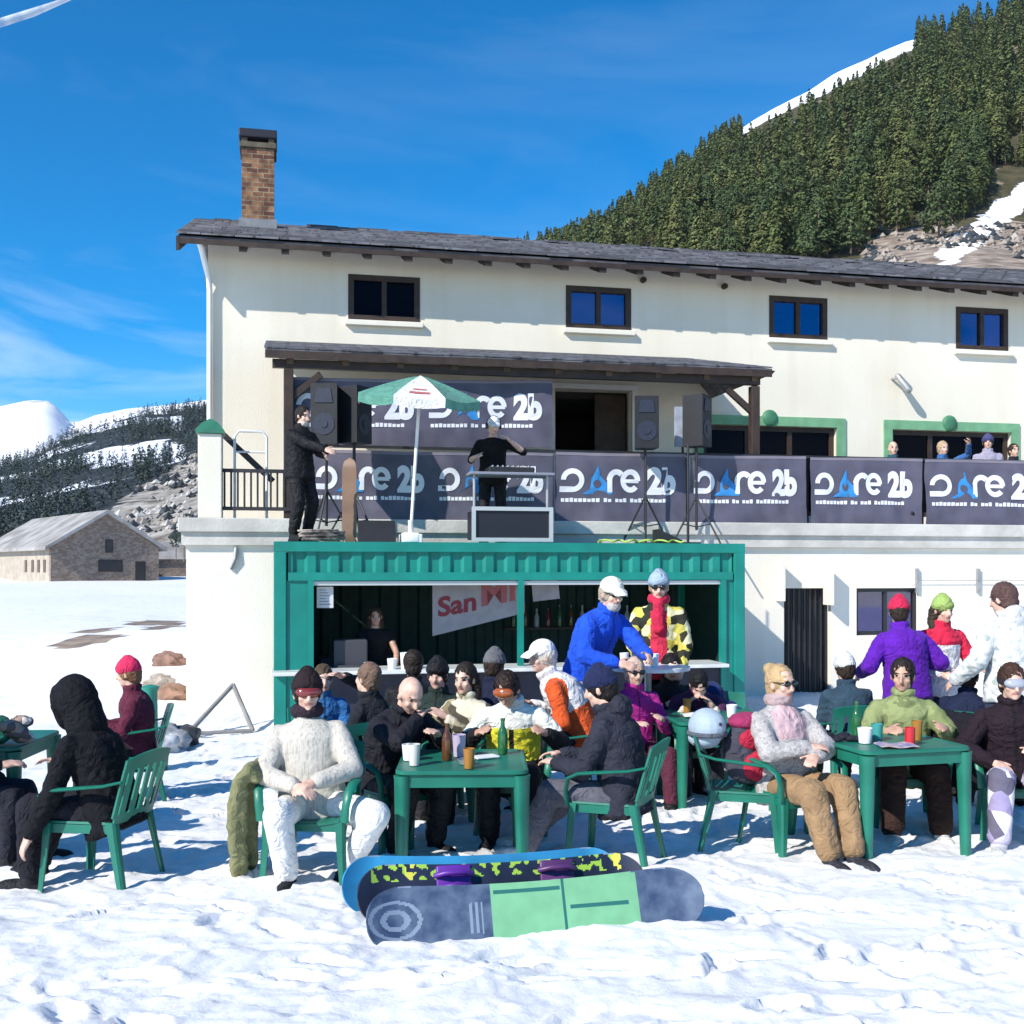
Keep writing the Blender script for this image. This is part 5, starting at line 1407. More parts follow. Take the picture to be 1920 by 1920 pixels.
def make_table():
    r = empty('garden_table'); h = .40
    def rsq(hw, rad, z, n=6):
        o = []
        for cx, cy, a0 in ((1, 1, 0), (-1, 1, 90), (-1, -1, 180), (1, -1, 270)):
            for i in range(n+1):
                a = R(a0+90*i/n); o.append(V((cx*(hw-rad)+rad*cos(a), cy*(hw-rad)+rad*sin(a), z)))
        return o
    q = MB(); q.loft([rsq(h-.012, .06, .692), rsq(h, .07, .70), rsq(h, .07, .716), rsq(h-.006, .066, .722), rsq(h-.02, .06, .722), rsq(h-.026, .055, .717)]); q.build('table_top', GPL, r, 35)
    q = MB(); q.loft([rsq(h-.02, .06, .62), rsq(h-.02, .06, .691), rsq(h-.034, .05, .691), rsq(h-.034, .05, .62), rsq(h-.02, .06, .62)], cap=False); q.build('apron', GPL, r, 35)
    for sx in (1, -1):
        for sy in (1, -1):
            q = MB(); rings = []
            for z, w_, o_ in ((0, .045, .012), (.35, .054, .006), (.66, .066, 0), (.69, .07, 0)):
                cx, cy = sx*(h-.055+o_), sy*(h-.055+o_); pr = []
                for i in range(14):
                    a = 2*pi*i/14; pr.append(V((cx+w_*.95*cos(a)*(1 if cos(a)*sx > 0 else .6), cy+w_*.95*sin(a)*(1 if sin(a)*sy > 0 else .6), z)))
                rings.append(pr)
            q.loft(rings); q.build('leg', GPL, r, 50)
    return r
CH0 = make_chair(); TB0 = make_table(); _first = {'c': True, 't': True}
def g(x, y): return ground(x, y)
def chair(x, y, h, label, dz=-.04):
    o = CH0 if _first['c'] else copy_tree(CH0); _first['c'] = False
    place(o, x, y, gbase(x, y)-.02+dz, R(h)-pi/2); tag(o, label, 'chair', 'green plastic garden chairs'); return o
def table(x, y, rz, label, dz=0.):
    o = TB0 if _first['t'] else copy_tree(TB0); _first['t'] = False
    place(o, x, y, gbase(x, y)-.02+dz, rz); tag(o, label, 'table', 'green plastic garden tables'); return o
def wx(px, Y): return atx(px, Y)
T1 = (wx(868, 6.95), 6.95); T3 = (2.52, 7.43); T2 = (wx(1340, 8.95), 8.95); T4 = (wx(-35, 7.5), 7.5)
table(*T1, .03, 'green plastic table with glasses between the bald man and the dark blue hat', -.06)
table(*T3, R(14.5), 'green plastic table in front of the person in the olive jacket, turned corner first')
table(*T2, .1, 'green plastic table in front of the container corner, behind the chair with the backpack')
table(*T4, .05, 'green plastic table cut off by the picture edge, beside the person in the black hood')
def stuff_on(t, dx, dy, zoff=.722): return (t[0]+dx, t[1]+dy, gbase(*t)-.02+zoff-(.06 if t is T1 else 0))
GLS = glass('drinking_glass', (.85, .85, .82), .06)
BEER = mat('amber_drink', (.35, .16, .03), .2)
cup('glass', 'tall clear glass on the table corner in front of the bald man', 'glass', stuff_on(T1, -.29, -.2), .038, .13, mat('frosted_glass', (.62, .60, .55), .15, spec=.8))
cup('cup', 'crushed white cup on the table corner behind the clear glass', 'cup', stuff_on(T1, -.34, -.02), .045, .1, WH)
cup('cup', 'purple grey cup in the middle of the table with glasses', 'cup', stuff_on(T1, -.03, .12), .045, .14, mat('lilac_cup', (.45, .38, .5), .4))
cup('ashtray', 'low silver ashtray on the table with glasses', 'ashtray', stuff_on(T1, .03, -.15), .06, .03, GREYM)
def bottle(label, loc, m, h=.23):
    q = MB(); n = 14
    q.loft([[(r_*cos(2*pi*i/n), r_*sin(2*pi*i/n), z*h/.23) for i in range(n)] for r_, z in ((.03, 0), (.033, .01), (.033, .13), (.026, .155), (.014, .18), (.013, .215), (.016, .217), (.016, .23))]); o = q.build('bottle', m, None, 50); o.location = loc; tag(o, label, 'bottle'); return o
bottle('brown bottle on the table with glasses in front of the yellow jacket', stuff_on(T1, -.1, -.02), mat('brown_bottle', (.10, .035, .01), .15, spec=.7))
q = MB(); q.bbox((-.08, -.05, 0), (.08, .05, .012), .004); o = q.build('napkin', WH); o.location = stuff_on(T1, .14, .06, .724); o.rotation_euler = (0, 0, .5); tag(o, 'folded pale napkin on the table with glasses', 'napkin')
cup('cup', 'white cup on the corner first table in front of the olive jacket', 'cup', stuff_on(T3, -.17, -.12), .05, .1, WH)
cup('cup', 'small teal cup on the corner first table beside the white cup', 'cup', stuff_on(T3, -.05, .0), .04, .11, mat('teal_cup', (.05, .3, .28), .4))
q = MB()
for i in range(7): q.ell((.03*i-.09, .02*sin(i*2.), .02+.012*cos(i*1.7)), (.045, .035, .02))
o = link('gloves', remesh(q, 'gloves', .008, [cloth((.02, .02, .03))], 2, .004, 30)); o.location = stuff_on(T3, -.3, -.02, .724); tag(o, 'pair of dark gloves heaped on the corner first table', 'gloves')
cup('glass', 'amber drink on the corner first table by the hand of the olive jacket wearer', 'glass', stuff_on(T3, .22, .0), .036, .13, BEER)
cup('cup', 'white cup on the table by the container corner', 'cup', stuff_on(T2, .12, -.1), .045, .1, WH)
q = MB(); q.shell(lambda u, v: ((u-.5)*.3, (v-.5)*.2, .012+.02*sin(u*5)*sin(v*4)), 8, 6, .008); o = q.build('newspaper', WH, None, 60); o.location = stuff_on(T2, -.12, -.05); tag(o, 'white paper sheet lying on the table by the container corner', 'paper')
q = MB()
for i in range(8): q.ell((.1*cos(i*1.9), .07*sin(i*1.9), .04+.014*i), (.075, .06, .04))
o = link('scarf_heap', remesh(q, 'scarf_heap', .01, [pattern('brown_white_knit', [(.35, .25, .2), (.6, .55, .5), (.12, .1, .1)], 18)], 2, .008, 18)); o.location = stuff_on(T4, .27, -.2, .722); tag(o, 'crumpled brown and white scarf on the table beside the black hood', 'scarf')
q = MB()
for i in range(6): q.ell((.08*cos(i*2.1), .06*sin(i*2.1), .05+.03*i), (.07, .06, .05))
o = link('green_bag', remesh(q, 'green_bag', .01, [cloth((.01, .12, .08))], 2, .008, 14)); o.location = stuff_on(T4, .16, -.25); tag(o, 'small dark green bag on the table beside the black hood', 'bag')

cup('glass', 'half full amber glass at the front edge of the table with glasses', 'glass', stuff_on(T1, .05, -.3), .036, .12, BEER)
bottle('green bottle on the table with glasses beside the yellow jacket', stuff_on(T1, .25, .22), mat('green_bottle', (.02, .12, .04), .15, spec=.7))
bottle('green bottle on the corner first table behind the dark gloves', stuff_on(T3, -.12, .22), mat('green_bottle', (.02, .12, .04), .15, spec=.7))
cup('can', 'red drinks can on the corner first table', 'can', stuff_on(T3, .1, -.2), .033, .115, mat('red_can', (.5, .02, .03), .3), 1.)
cup('glass', 'amber drink on the table by the container corner', 'glass', stuff_on(T2, -.2, .15), .036, .12, BEER)
q = MB(); q.shell(lambda u, v: ((u-.5)*.24, (v-.5)*.17, .01+.006*sin(u*9)), 6, 4, .006); o = q.build('menu_card', mat('menu_print', (.6, .45, .4), .6, c2=(.2, .22, .4), vscale=20), None, 60); o.location = stuff_on(T3, -.02, -.28, .724); tag(o, 'printed menu card lying at the near edge of the corner first table', 'menu card')
# high white bar table
bt = (wx(1215, 9.5), 9.5); e = empty('bar_table', (*bt, gbase(*bt))); tag(e, 'high round white bar table between the blue jacket and the checked jacket', 'bar table')
zt = 1.07; q = MB(); q.tube([(0, 0, zt-.03), (0, 0, zt)], .36, 40); q.build('table_top', WH, e, 40)
q = MB(); q.tube([(0, 0, .03), (0, 0, zt-.03)], .03, 12); q.build('column', GREYM, e, 40); q = MB(); q.tube([(0, 0, -.05), (0, 0, .03)], .25, 24); q.build('base', GREYM, e, 40)
for dx, dy, lb in ((-.12, -.15, 'white cup at the front of the high bar table'), (.05, -.05, 'white cup in the middle of the high bar table'), (-.2, .05, 'white cup by the hand of the man in blue')):
    cup('cup', lb, 'cup', (bt[0]+dx, bt[1]+dy, gbase(*bt)+zt), .04, .11, WH)

# snowboards
def board_pt(L_, w_, s, t_):      # s along -1..1, t across -1..1: flat outline with rounded tips and a sidecut
    a = abs(s); ww = w_/2*(1-.13*(1-min(1, a/.75)**2))
    if a > .78: ww *= math.sqrt(max(0., 1-((a-.78)/.22)**2.2))
    rock = .075*max(0, (a-.76)/.24)**1.7
    return V((s*L_/2, t_*ww, rock+.012*(1-min(1, a/.76)**2)*0))
def snowboard(label, L_, w_, mats_, regions, off=0.):
    q = MB(); n, m_ = 230, 44
    top = [[board_pt(L_, w_, -1+2*i/n, -1+2*j/m_) for j in range(m_+1)] for i in range(n+1)]
    q.shell(lambda u, v: board_pt(L_, w_, -1+2*u, -1+2*v), n, m_, .011)
    # colour zones, assigned per face on the side that shows
    for k, f in enumerate(q.f):
        c = sum((q.v[i] for i in f), V())/len(f); q.m[k] = regions(c.x/(L_/2), c.y/(w_/2), c.z)
    return q
GBASE = mat('grey_blue_board', (.035, .06, .12), .6, spec=.2, var=.22, vscale=11, c2=(.10, .14, .21), detail=9); GLIME = mat('mint_green_print', (.17, .41, .22), .45, var=.08, vscale=9); GDK = mat('dark_teal_print', (.02, .13, .11), .45); NAVY = mat('navy_board', (.018, .022, .045), .35, var=.3, vscale=5)
LIME = mat('lime_print', (.33, .55, .06), .45); YEL = mat('yellow_print', (.65, .62, .08), .45); BLUEB = mat('sky_blue_board', (.035, .25, .48), .35, var=.2, vscale=4); EDGE = mat('steel_edge', (.5, .5, .52), .35, metal=.7); PALEP = mat('pale_grey_print', (.20, .25, .33), .45)
def r1(s, t_, z):
    if abs(t_) > .97: return 3
    if -.27 < s < .62 and abs(t_) < .93:
        if abs(s-.165) < .012: return 2
        if s < .15 and .55 < t_ < .68 and s > -.25: return 2
        if s > .2 and -.05 < t_ < .07 and s < .56: return 2
        if s > .02 and -.95 < t_ < -.82 and s < .33: return 2
        if s < .13 and -.93 < t_ < -.8: return 2
        return 1
    d = math.hypot((s+.83)*2.3, t_*.62)
    if .12 < d < .2 or .3 < d < .36: return 4
    if -.42 < s < -.32 and abs(t_+.1) < .45 and (s*60) % 2 < 1: return 4
    return 0
def pat2(s, t_):
    n = NZ.noise(V((s*15+t_*1.6, t_*2.6, 3)))+.35*NZ.noise(V((s*34-t_*3, t_*5, 7))); return n
def r2(s, t_, z):
    if abs(t_) > .97: return 3
    if t_ > .42 and -.9 < s < .85:
        n = pat2(s, t_)
        if n > .10: return 1 if NZ.noise(V((s*4, 1, 1))) < .15 else 2
    return 0
q1 = snowboard('', 1.66, .315, None, r1)
b1 = q1.build('snowboard', [GBASE, GLIME, GDK, EDGE, PALEP], None, 40)
def set_board(o, x0, y0, x1, y1, z0, z1, tilt, label, grp='snowboards stacked on edge in the snow'):
    # from tail (x0,y0) to tip (x1,y1) standing on its lower edge and leaning back
    a = V((x1-x0, y1-y0, z1-z0)).normalized()
    nrm = V((a.y, -a.x, 0)).normalized()          # faces the camera side
    upv = (V((0, 0, 1))*cos(R(tilt))-nrm*sin(R(tilt))); upv = (upv-a*upv.dot(a)).normalized(); zz = a.cross(upv)
    o.matrix_world = M.Translation(V(((x0+x1)/2, (y0+y1)/2, (z0+z1)/2))) @ M(((a.x, upv.x, zz.x), (a.y, upv.y, zz.y), (a.z, upv.z, zz.z))).to_4x4()
    tag(o, label, 'snowboard', grp)
xa, xb = wx(680, 5.25), wx(1322, 5.45)
set_board(b1, xa, 5.2, xb, 5.5, gbase(xa, 5.2)+.07, gbase(xb, 5.5)+.13, 24, 'grey blue snowboard with a mint green panel, foremost of the stack in the snow')
def binding(par, x, m_, zs=1):
    q = MB()
    q.bbox((x-.09, -.13, .008*zs if zs > 0 else -.035), (x+.09, .13, .03 if zs > 0 else -.008), .008)
    q.shell(lambda u, v: (x-.1+.2*u, -.1-.05*v+.1*(2*u-1)**2*.6, (.03+.16*v)*zs), 10, 5, .012)
    q.tube([(x-.1, 0, .03*zs), (x-.07, .02, .1*zs), (x, .03, .13*zs), (x+.07, .02, .1*zs), (x+.1, 0, .03*zs)], .018, 8)
    q.tube([(x-.1, .08, .03*zs), (x-.05, .09, .075*zs), (x+.05, .09, .075*zs), (x+.1, .08, .03*zs)], .014, 8)
    q.build('binding', m_, par, 50)
q2 = snowboard('', 1.52, .30, None, r2); b2 = q2.build('snowboard', [NAVY, LIME, YEL, EDGE], None, 40)
xa, xb = wx(645, 5.55), wx(1225, 5.85)
set_board(b2, xa, 5.55, xb, 5.9, gbase(xa, 5.6)+.12, gbase(xb, 5.9)+.13, 16, 'dark navy snowboard with yellow green marks and purple bindings, middle of the stack')
PUR = mat('purple_binding', (.10, .02, .26), .4, var=.2); PURD = mat('dark_plum_binding', (.09, .03, .12), .4, var=.2)
binding(b2, -.26, PUR); binding(b2, .29, PURD)
q3 = snowboard('', 1.5, .30, None, lambda s, t_, z: 1 if abs(t_) > .97 else 0); b3 = q3.build('snowboard', [BLUEB, EDGE], None, 40)
xa, xb = wx(607, 5.8), wx(1190, 6.05)
set_board(b3, xa, 5.74, xb, 6.06, gbase(xa, 5.8)+.13, gbase(xb, 6.05)+.13, 14, 'sky blue snowboard at the back of the stack, its tip showing')
# backpack and helmet on the empty chair
CX, CY = wx(1392, 7.45), 7.45
chair(CX, CY, -12, 'green plastic chair carrying the red backpack')
bk = empty('backpack', (CX+.02, CY-.02, gbase(CX, CY)+.43), .4); tag(bk, 'red and grey backpack sitting on the green chair', 'backpack')
RED = cloth((.42, .02, .05), 'red_pack'); 
q = MB(); q.ell((0, 0, .2), (.16, .11, .21)); q.ell((0, -.02, .1), (.155, .115, .12)); link('body', remesh(q, 'pack_body', .011, [cloth((.05, .05, .07)), ], 2, .008, 12), bk)
q = MB(); q.ell((.02, -.11, .11), (.12, .05, .1)); q.ell((.0, -.085, .29), (.11, .05, .07)); link('pocket', remesh(q, 'pocket', .01, [RED], 2, .006, 14), bk)
q = MB(); q.ell((0, 0, .40), (.13, .1, .06)); link('lid', remesh(q, 'lid', .01, [cloth((.3, .03, .10), 'pink_red_lid')], 2, .006, 14), bk)
q = MB()
for sx in (1, -1): q.tube([(sx*.06, .1, .38), (sx*.08, .17, .3), (sx*.08, .15, .12), (sx*.1, .08, .05)], .018, 8, None, (1.4, .4))
q.build('strap', cloth((.3, .28, .3)), bk, 60)
hm_ = empty('ski_helmet', (CX-.25, CY-.06, gbase(CX, CY)+.80), .3); tag(hm_, 'pale blue ski helmet hung on the back of the chair with the red backpack', 'helmet')
q = MB(); q.ell((0, 0, 0), (.125, .14, .125)); q.ell((-.01, .02, -.08), (.11, .12, .07)); link('shell', remesh(q, 'hshell', .009, [mat('pale_blue_helmet', (.36, .44, .52), .75, var=.08)], 3), hm_)
q = MB(); q.torus((0, 0, -.045), (V((1, 0, 0)), V((0, 1, 0)), V((0, 0, 1))), .122, .137, .012, 28, 8, rz=.016); q.build('rim', cloth((.10, .11, .14)), hm_, 60)
q = MB()
for sx in (1, -1): q.tube([(sx*.11, 0, -.06), (sx*.09, -.02, -.14), (0, -.03, -.2)], .008, 6)
q.build('chin_strap', cloth((.02, .02, .025)), hm_, 60)
q = MB()
for a, b in ((.03, .03),): q.ell((a, -.128, b), (.012, .012, .012))
q.build('vent', BLACKM, hm_, 60)
# olive jacket hanging over the chair arm
jx, jy = wx(470, 6.55), 6.55; zj = gbase(jx, jy)
q = MB(); r = random.Random(3)
for i in range(9):
    y0_ = -.15+.037*i; w0 = r.uniform(-.02, .03); L_ = r.uniform(.5, .66)
    q.chain([V((.07, y0_*.8, .63)), V((.03, y0_*.9, .69)), V((-.02+w0, y0_, .6)), V((-.035+w0*1.5, y0_*1.05+r.uniform(-.02, .02), .4)), V((-.03+w0*2, y0_*.9, .69-L_))], [.03, .028, .034, .04, .028])
q.cap(V((-.05, .1, .6)), V((-.07, .13, .16)), .05, .042)
o = link('hanging_jacket', remesh(q, 'hanging_jacket', .012, [cloth((.20, .20, .10), 'olive_jacket')], 5, .012, 9)); place(o, jx, jy, zj-.02, -.1); tag(o, 'olive jacket hanging over the chair of the man in white', 'jacket')
# triangular steel frame leaning on the terrace wall
pts = [at(352, 1368, 13.0), at(437, 1284, 13.75), at(474, 1362, 13.3)]; pts[0].z -= .05; pts[2].z -= .05
q = MB(); q.tube([pts[0], pts[1]], .028, 8); q.tube([pts[1], pts[2]], .028, 8); q.tube([pts[2], pts[0]], .024, 8); o = q.build('steel_frame', mat('dull_steel', (.25, .24, .23), .6, var=.15)); tag(o, 'triangular grey steel frame leaning on the white terrace wall', 'frame')
for px, py, Y, s, c, lb in ((318, 1352, 12.2, .26, (.30, .31, .33), 'grey rubbish bag in the snow by the lodge corner'), (345, 1372, 12.4, .2, (.05, .05, .055), 'black rubbish bag against the lodge corner'), (305, 1385, 11.8, .16, (.45, .46, .48), 'small pale grey bag before the rubbish bags')):
    q = MB(); r = random.Random(px)
    for i in range(9): q.ell((r.uniform(-.5, .5)*s, r.uniform(-.4, .4)*s, r.uniform(-.1, .7)*s), (s*.6, s*.55, s*.5))
    p = at(px, py, Y); o = link('rubbish_bag', remesh(q, 'bag', .022, [mat('bag_%d' % px, c, .45, var=.2)], 2, .03, 6)); o.location = (p.x, p.y, gbase(p.x, p.y)-.02); tag(o, lb, 'bag')
# green bottle shaped parasol foot behind the pink hat
p = at(282, 1310, 10.6); q = MB(); n = 14
q.loft([[(r_*cos(2*pi*i/n), r_*sin(2*pi*i/n), z) for i in range(n)] for r_, z in ((.16, 0), (.17, .1), (.11, .2), (.07, .4), (.065, .75), (.09, .8), (.02, .82))]); o = q.build('umbrella_stand', mat('green_foot', (.02, .22, .15), .5, var=.2), None, 50); o.location = (p.x, p.y, gbase(p.x, p.y)); tag(o, 'tall green umbrella stand in the snow behind the pink hat', 'umbrella stand')
# ------------------------------------------------------------------ the crowd
def seat(label, clabel, px, Y, h, dz=-.04, pz=0., back=.0, **kw):
    kw['S'] = kw.get('S', 1.)*.955
    x = wx(px, Y); f = V((cos(R(h)), sin(R(h))))
    if clabel: chair(x, Y, h, clabel, dz)
    z = gbase(x, Y)-.02+dz
    return person(label, x-f.x*(.06+back), Y-f.y*(.06+back), h, z, None, True, **kw)
def stand(label, px, Y, h, dz=0., **kw):
    x = wx(px, Y); return person(label, x, Y, h, gbase(x, Y)+dz-.01, None, False, **kw)
BLK = (.006, .006, .009)
# black hood, bent forward, arm hanging
seat('person in a black hooded jacket seen from behind, bent forward on a green chair', 'green plastic chair under the person in the black hood', 190, 6.5, 168, S=1.04, lean=22, hp=18, hat='hood', hatc=BLK, hair=None,
     lh=(-.3, .32, .38), lel=(-.3, -1, 0), rh=(.2, .45, .7), top=BLK, legs=(.014, .014, .02), rf=(.1, .55, .08), lf=(-.16, .42, .08), hoodback=False, baggy=.4, vox=.0105)
# partly visible at the edge
seat('person in dark trousers at the picture edge, only arm and legs visible', None, -75, 6.9, 8, top=(.012, .02, .02), legs=(.018, .018, .028), lf=(-.13, .5, .09), rf=(.12, .38, .09), rh=(.2, .36, .7), hair='short', vox=.013)
seat('person in a pink hat and maroon jacket sitting behind the black hood', 'green plastic chair under the person in the pink hat', 243, 9.0, 200, S=.98, lean=4, hp=10, hy=20, hat='beanie', hatc=(.62, .03, .10), hair='short', hairc=(.2, .1, .05), top=(.10, .015, .035), legs=(.02, .02, .025), skin=SKIN, lh=(-.15, .3, .75), rh=(.3, .25, .65), vox=.014)
# man in white
KNIT = pattern('pale_knit', [(.47, .44, .39), (.52, .49, .43), (.40, .37, .33)], 42, 'noise', [0, .42, .58], stretch=(1.6, 1.6, .08))
chair(wx(588, 6.62), 6.62, -96, 'green plastic chair under the man in white trousers')
person('man in a pale knit jumper, white trousers and dark hat facing the camera', wx(586, 6.68), 6.68, -88, gbase(0, 6.7)-.06, None, True, S=1.0, fold=.005, lean=-4, side=4, hp=0, hy=-14, hat='beanie', hatc=(.02, .012, .014), goggles=(.20, .025, .02, .016), hair='short', hairc=(.02, .015, .012), skin=SKIN,
       lh=(-.06, .28, .66), rh=(.06, .3, .64), lel=(-1, -.2, -.4), rel=(1, -.2, -.4), rf=(.1, .30, .1), lf=(-.22, .14, .12), rk=(.12, 1, .5), lk=(-1.1, 1, .45), legs=(.76, .75, .72), shoes=(.02, .02, .024), scarf=(.03, .02, .03), mats={'top': KNIT}, fat=.02, baggy=.6, vox=.0095)
# drinker in profile behind
seat('dark haired person in a black jacket drinking, behind the man in white', 'green plastic chair under the drinker in black', 690, 8.25, 160, lean=6, hp=-4, hy=12, hair='short', hairc=(.16, .1, .07), top=(.016, .018, .024), rh=(.05, .3, 1.12), lh=(-.15, .3, .7), legs=(.02, .02, .03), vox=.013)
seat('person in a blue jacket mostly hidden behind the man in white', 'green plastic chair under the person in the blue jacket', 606, 8.8, -70, lean=4, hp=4, hair='short', hairc=(.08, .05, .03), top=(.03, .14, .36), legs=(.02, .02, .03), S=.93, vox=.015)
# bald man
seat('bald man in a black jacket leaning on the table with glasses', 'green plastic chair under the bald man', 735, 7.45, -48, S=1.05, lean=20, hp=34, hy=4, hair=None, top=(.013, .014, .02), legs=(.012, .012, .016), rh=(.0, .34, .93), lh=(-.12, .42, .82), rel=(1, .0, -.5), lel=(-.6, .3, -.6), skin=SKIN, fat=.03, baggy=.5, vox=.0095, rf=(.15, .3, .09), lf=(-.14, .35, .09))
# yellow jacket
def pyel(part, x, y, z):
    if part[0] == 'f' or part[0] == 'u': return 2 if part[0] == 'f' or z < .36 else 1
    if z > .38 or abs(x) > .16 and z > .33: return 1
    if z > .12: return 0 if abs(x) > .014 else 2
    return 2
seat('dark haired person in a yellow, white and black jacket bent over the table with glasses', 'green plastic chair under the person in the yellow jacket', 962, 7.85, -95, S=1.04, lean=14, hp=42, hy=16, hair='short', hairc=(.022, .012, .01), skin=SKIN2, goggles=(.32, .08, .02, .045), mats={'top': cloth((.66, .60, .04), 'yellow_jacket')}, paint=pyel, paintm=(cloth((.68, .68, .62), 'white_jacket'), cloth((.014, .014, .016), 'black_jacket')), lh=(-.26, .38, .8), rh=(.22, .42, .8), legs=(.012, .012, .016), baggy=.7, vox=.0105)
seat('person with dark hair in a sand coloured patterned jacket next to the yellow jacket', 'green plastic chair under the person in the sand patterned jacket', 878, 8.35, -130, lean=8, hp=8, hy=-15, hair='long', hairc=(.02, .014, .012), mats={'top': pattern('sand_camouflage', [(.42, .36, .24), (.2, .17, .1), (.6, .55, .42), (.08, .07, .05)], 9)}, rh=(.2, .38, .78), lh=(-.1, .4, .85), legs=(.02, .02, .025), vox=.013)
def pwo(part, x, y, z):
    if part in ('ul', 'fl'): return 1
    if z < .22: return 1
    return 0
seat('white haired person in a white and orange top leaning over behind the yellow jacket', 'green plastic chair under the person in the white and orange top', 1075, 8.75, 178, S=1.1, lean=28, hp=8, hy=-25, hair='short', hairc=(.62, .55, .47), hat='cap', hatc=(.75, .72, .68), mats={'top': cloth((.72, .70, .70), 'white_top')}, paint=pwo, paintm=(cloth((.62, .09, .02), 'orange_sleeve'),), lh=(-.2, .38, .75), rh=(.2, .4, .85), legs=(.02, .02, .03), hipz=.62, vox=.0125)
# dark blue hat, chair seen from behind
seat('person in a dark blue woolly hat and charcoal jacket seen from behind', 'green plastic chair under the person in the dark blue hat, seen from behind', 1150, 7.05, 158, S=1.06, lean=10, hp=14, hy=-4, hat='beanie', hatc=(.012, .018, .06), hair='short', hairc=(.015, .012, .012), top=(.026, .028, .042), legs=(.10, .10, .125), lh=(-.1, .42, .66), rh=(.1, .45, .68), lf=(-.12, .62, .09), rf=(.12, .75, .09), lk=(-.2, 1, .5), shoes=(.68, .68, .68), baggy=.5, hoodback=True, vox=.0105)
# blue jacket man bending to the bar table
stand('man in a bright blue jacket and white cap leaning onto the high white table', 1100, 9.0, -46, .1, S=1.04, lean=24, hp=12, hy=14, hat='cap', hatc=(.72, .72, .64), shades=True, hair='short', hairc=(.4, .33, .25), beard=(.45, .42, .4), top=(.012, .075, .56), legs=(.30, .32, .36), lh=(-.02, .62, 1.13), rh=(.2, .50, 1.08), lel=(-.6, -.1, -.5), rel=(.6, -.5, -.4), rf=(.12, -.05, .09), lf=(-.1, .15, .09), vox=.0115, baggy=.5)
CHK = pattern('yellow_black_patchwork', [(.62, .53, .10), (.03, .03, .02), (.66, .62, .38), (.45, .40, .08), (.02, .025, .015)], 13)
stand('person in a yellow and black patchwork jacket behind the high white table', 1235, 10.05, -97, .12, S=1.03, lean=3, hp=6, hat='beanie', hatc=(.30, .38, .48), hair='short', hairc=(.3, .2, .12), shades=True, scarf=(.50, .02, .06, 1), mats={'top': CHK}, paint=lambda part, x, y, z: 1 if part == 't' and y > .03 and abs(x) < .07 and z < .47 else 0, paintm=(cloth((.55, .03, .07), 'red_top'),), legs=(.02, .02, .03), lh=(-.2, .3, .95), rh=(.16, .3, .98), baggy=.5, vox=.0125)
seat('woman with sunglasses in a magenta jacket in front of the high white table', 'green plastic chair under the woman in magenta', 1192, 8.95, -72, S=1.0, lean=2, hp=4, hy=4, hair='short', hairc=(.55, .42, .36), shades=True, top=(.40, .02, .22), legs=(.09, .02, .04), shoes=(.01, .01, .012), rh=(.15, .3, .72), lh=(-.12, .3, .75), lf=(-.1, .5, .09), rf=(.14, .46, .09), vox=.0125)
seat('black haired person in a plum jacket bent over, pale sleeves on the table', 'green plastic chair under the person in the plum jacket', 1303, 9.5, -92, S=.98, lean=26, hp=50, hair='short', hairc=(.01, .01, .012), top=(.07, .02, .07), paint=lambda part, x, y, z: 1 if part[0] == 'f' else 0, paintm=(cloth((.66, .60, .50), 'pale_sleeve'),), lh=(-.12, .34, .80), rh=(.12, .34, .80), legs=(.02, .02, .03), vox=.0125)
# dark blue coat lying at the container post
q = MB(); r = random.Random(8)
for i in range(9): q.ell((r.uniform(-.15, .15), r.uniform(-.1, .1), .05+.055*i), (.16-.008*i, .13, .09))
p_ = at(1362, 1330, 9.9); o = link('coat', remesh(q, 'coat', .018, [cloth((.015, .03, .12))], 2, .025, 7)); o.location = (p_.x, p_.y, gbase(p_.x, p_.y)+.32); tag(o, 'dark blue coat heaped on a green chair by the container corner post', 'coat')
chair(p_.x, p_.y+.02, -90, 'green plastic chair holding the heaped dark blue coat')
# woman in grey fleece
FLE = pattern('grey_fleece', [(.36, .34, .33), (.44, .42, .41), (.30, .28, .28)], 30, 'noise', [0, .45, .56])
seat('woman with tied blonde hair and sunglasses reclining in a grey fleece and pink scarf', 'green plastic chair under the woman in the grey fleece', 1482, 7.35, -66, S=1.04, lean=-7, hp=2, hy=-8, hair='bun', hairc=(.48, .33, .17), shades=True, mats={'top': FLE}, paint=lambda part, x, y, z: 1 if part == 't' and y > .06 and z > .30 else 0, paintm=(cloth((.52, .36, .38), 'pink_scarf'),), scarf=(.42, .31, .31), legs=(.30, .19, .10), shoes=(.03, .03, .04), rh=(.02, .26, .75), lh=(-.02, .3, .7), rel=(1, -.1, -.4), lel=(-1, -.1, -.4), rf=(.05, .52, .09), lf=(-.1, .56, .1), fat=.05, baggy=.8, vox=.0105)
def poli(part, x, y, z):
    if part == 't' and y > .05 and .05 < z < .27 and abs(x-.02) < .12 and NZ.noise(V((x*17, z*17, 3))) > -.05: return 1 if NZ.noise(V((x*24, z*20, 7))) > 0 else 2
    return 0
OLV = pattern('olive_washed', [(.20, .24, .10), (.26, .30, .13), (.16, .19, .08)], 6, 'noise', [0, .45, .58])
seat('person in an olive green jacket with a pale print, arms on the corner first table', 'green plastic chair under the person in the olive jacket', 1695, 8.1, -98, S=1.05, lean=3, hp=4, hy=18, hair='short', hairc=(.018, .013, .012), skin=SKIN2, mats={'top': OLV}, paint=poli, paintm=(cloth((.6, .62, .66), 'pale_print'), cloth((.03, .04, .05), 'dark_print')), legs=(.035, .018, .014), shoes=(.66, .66, .64), lh=(-.22, .38, .8), rh=(.2, .4, .78), rf=(.18, .55, .09), lf=(-.16, .5, .09), baggy=.9, vox=.010)
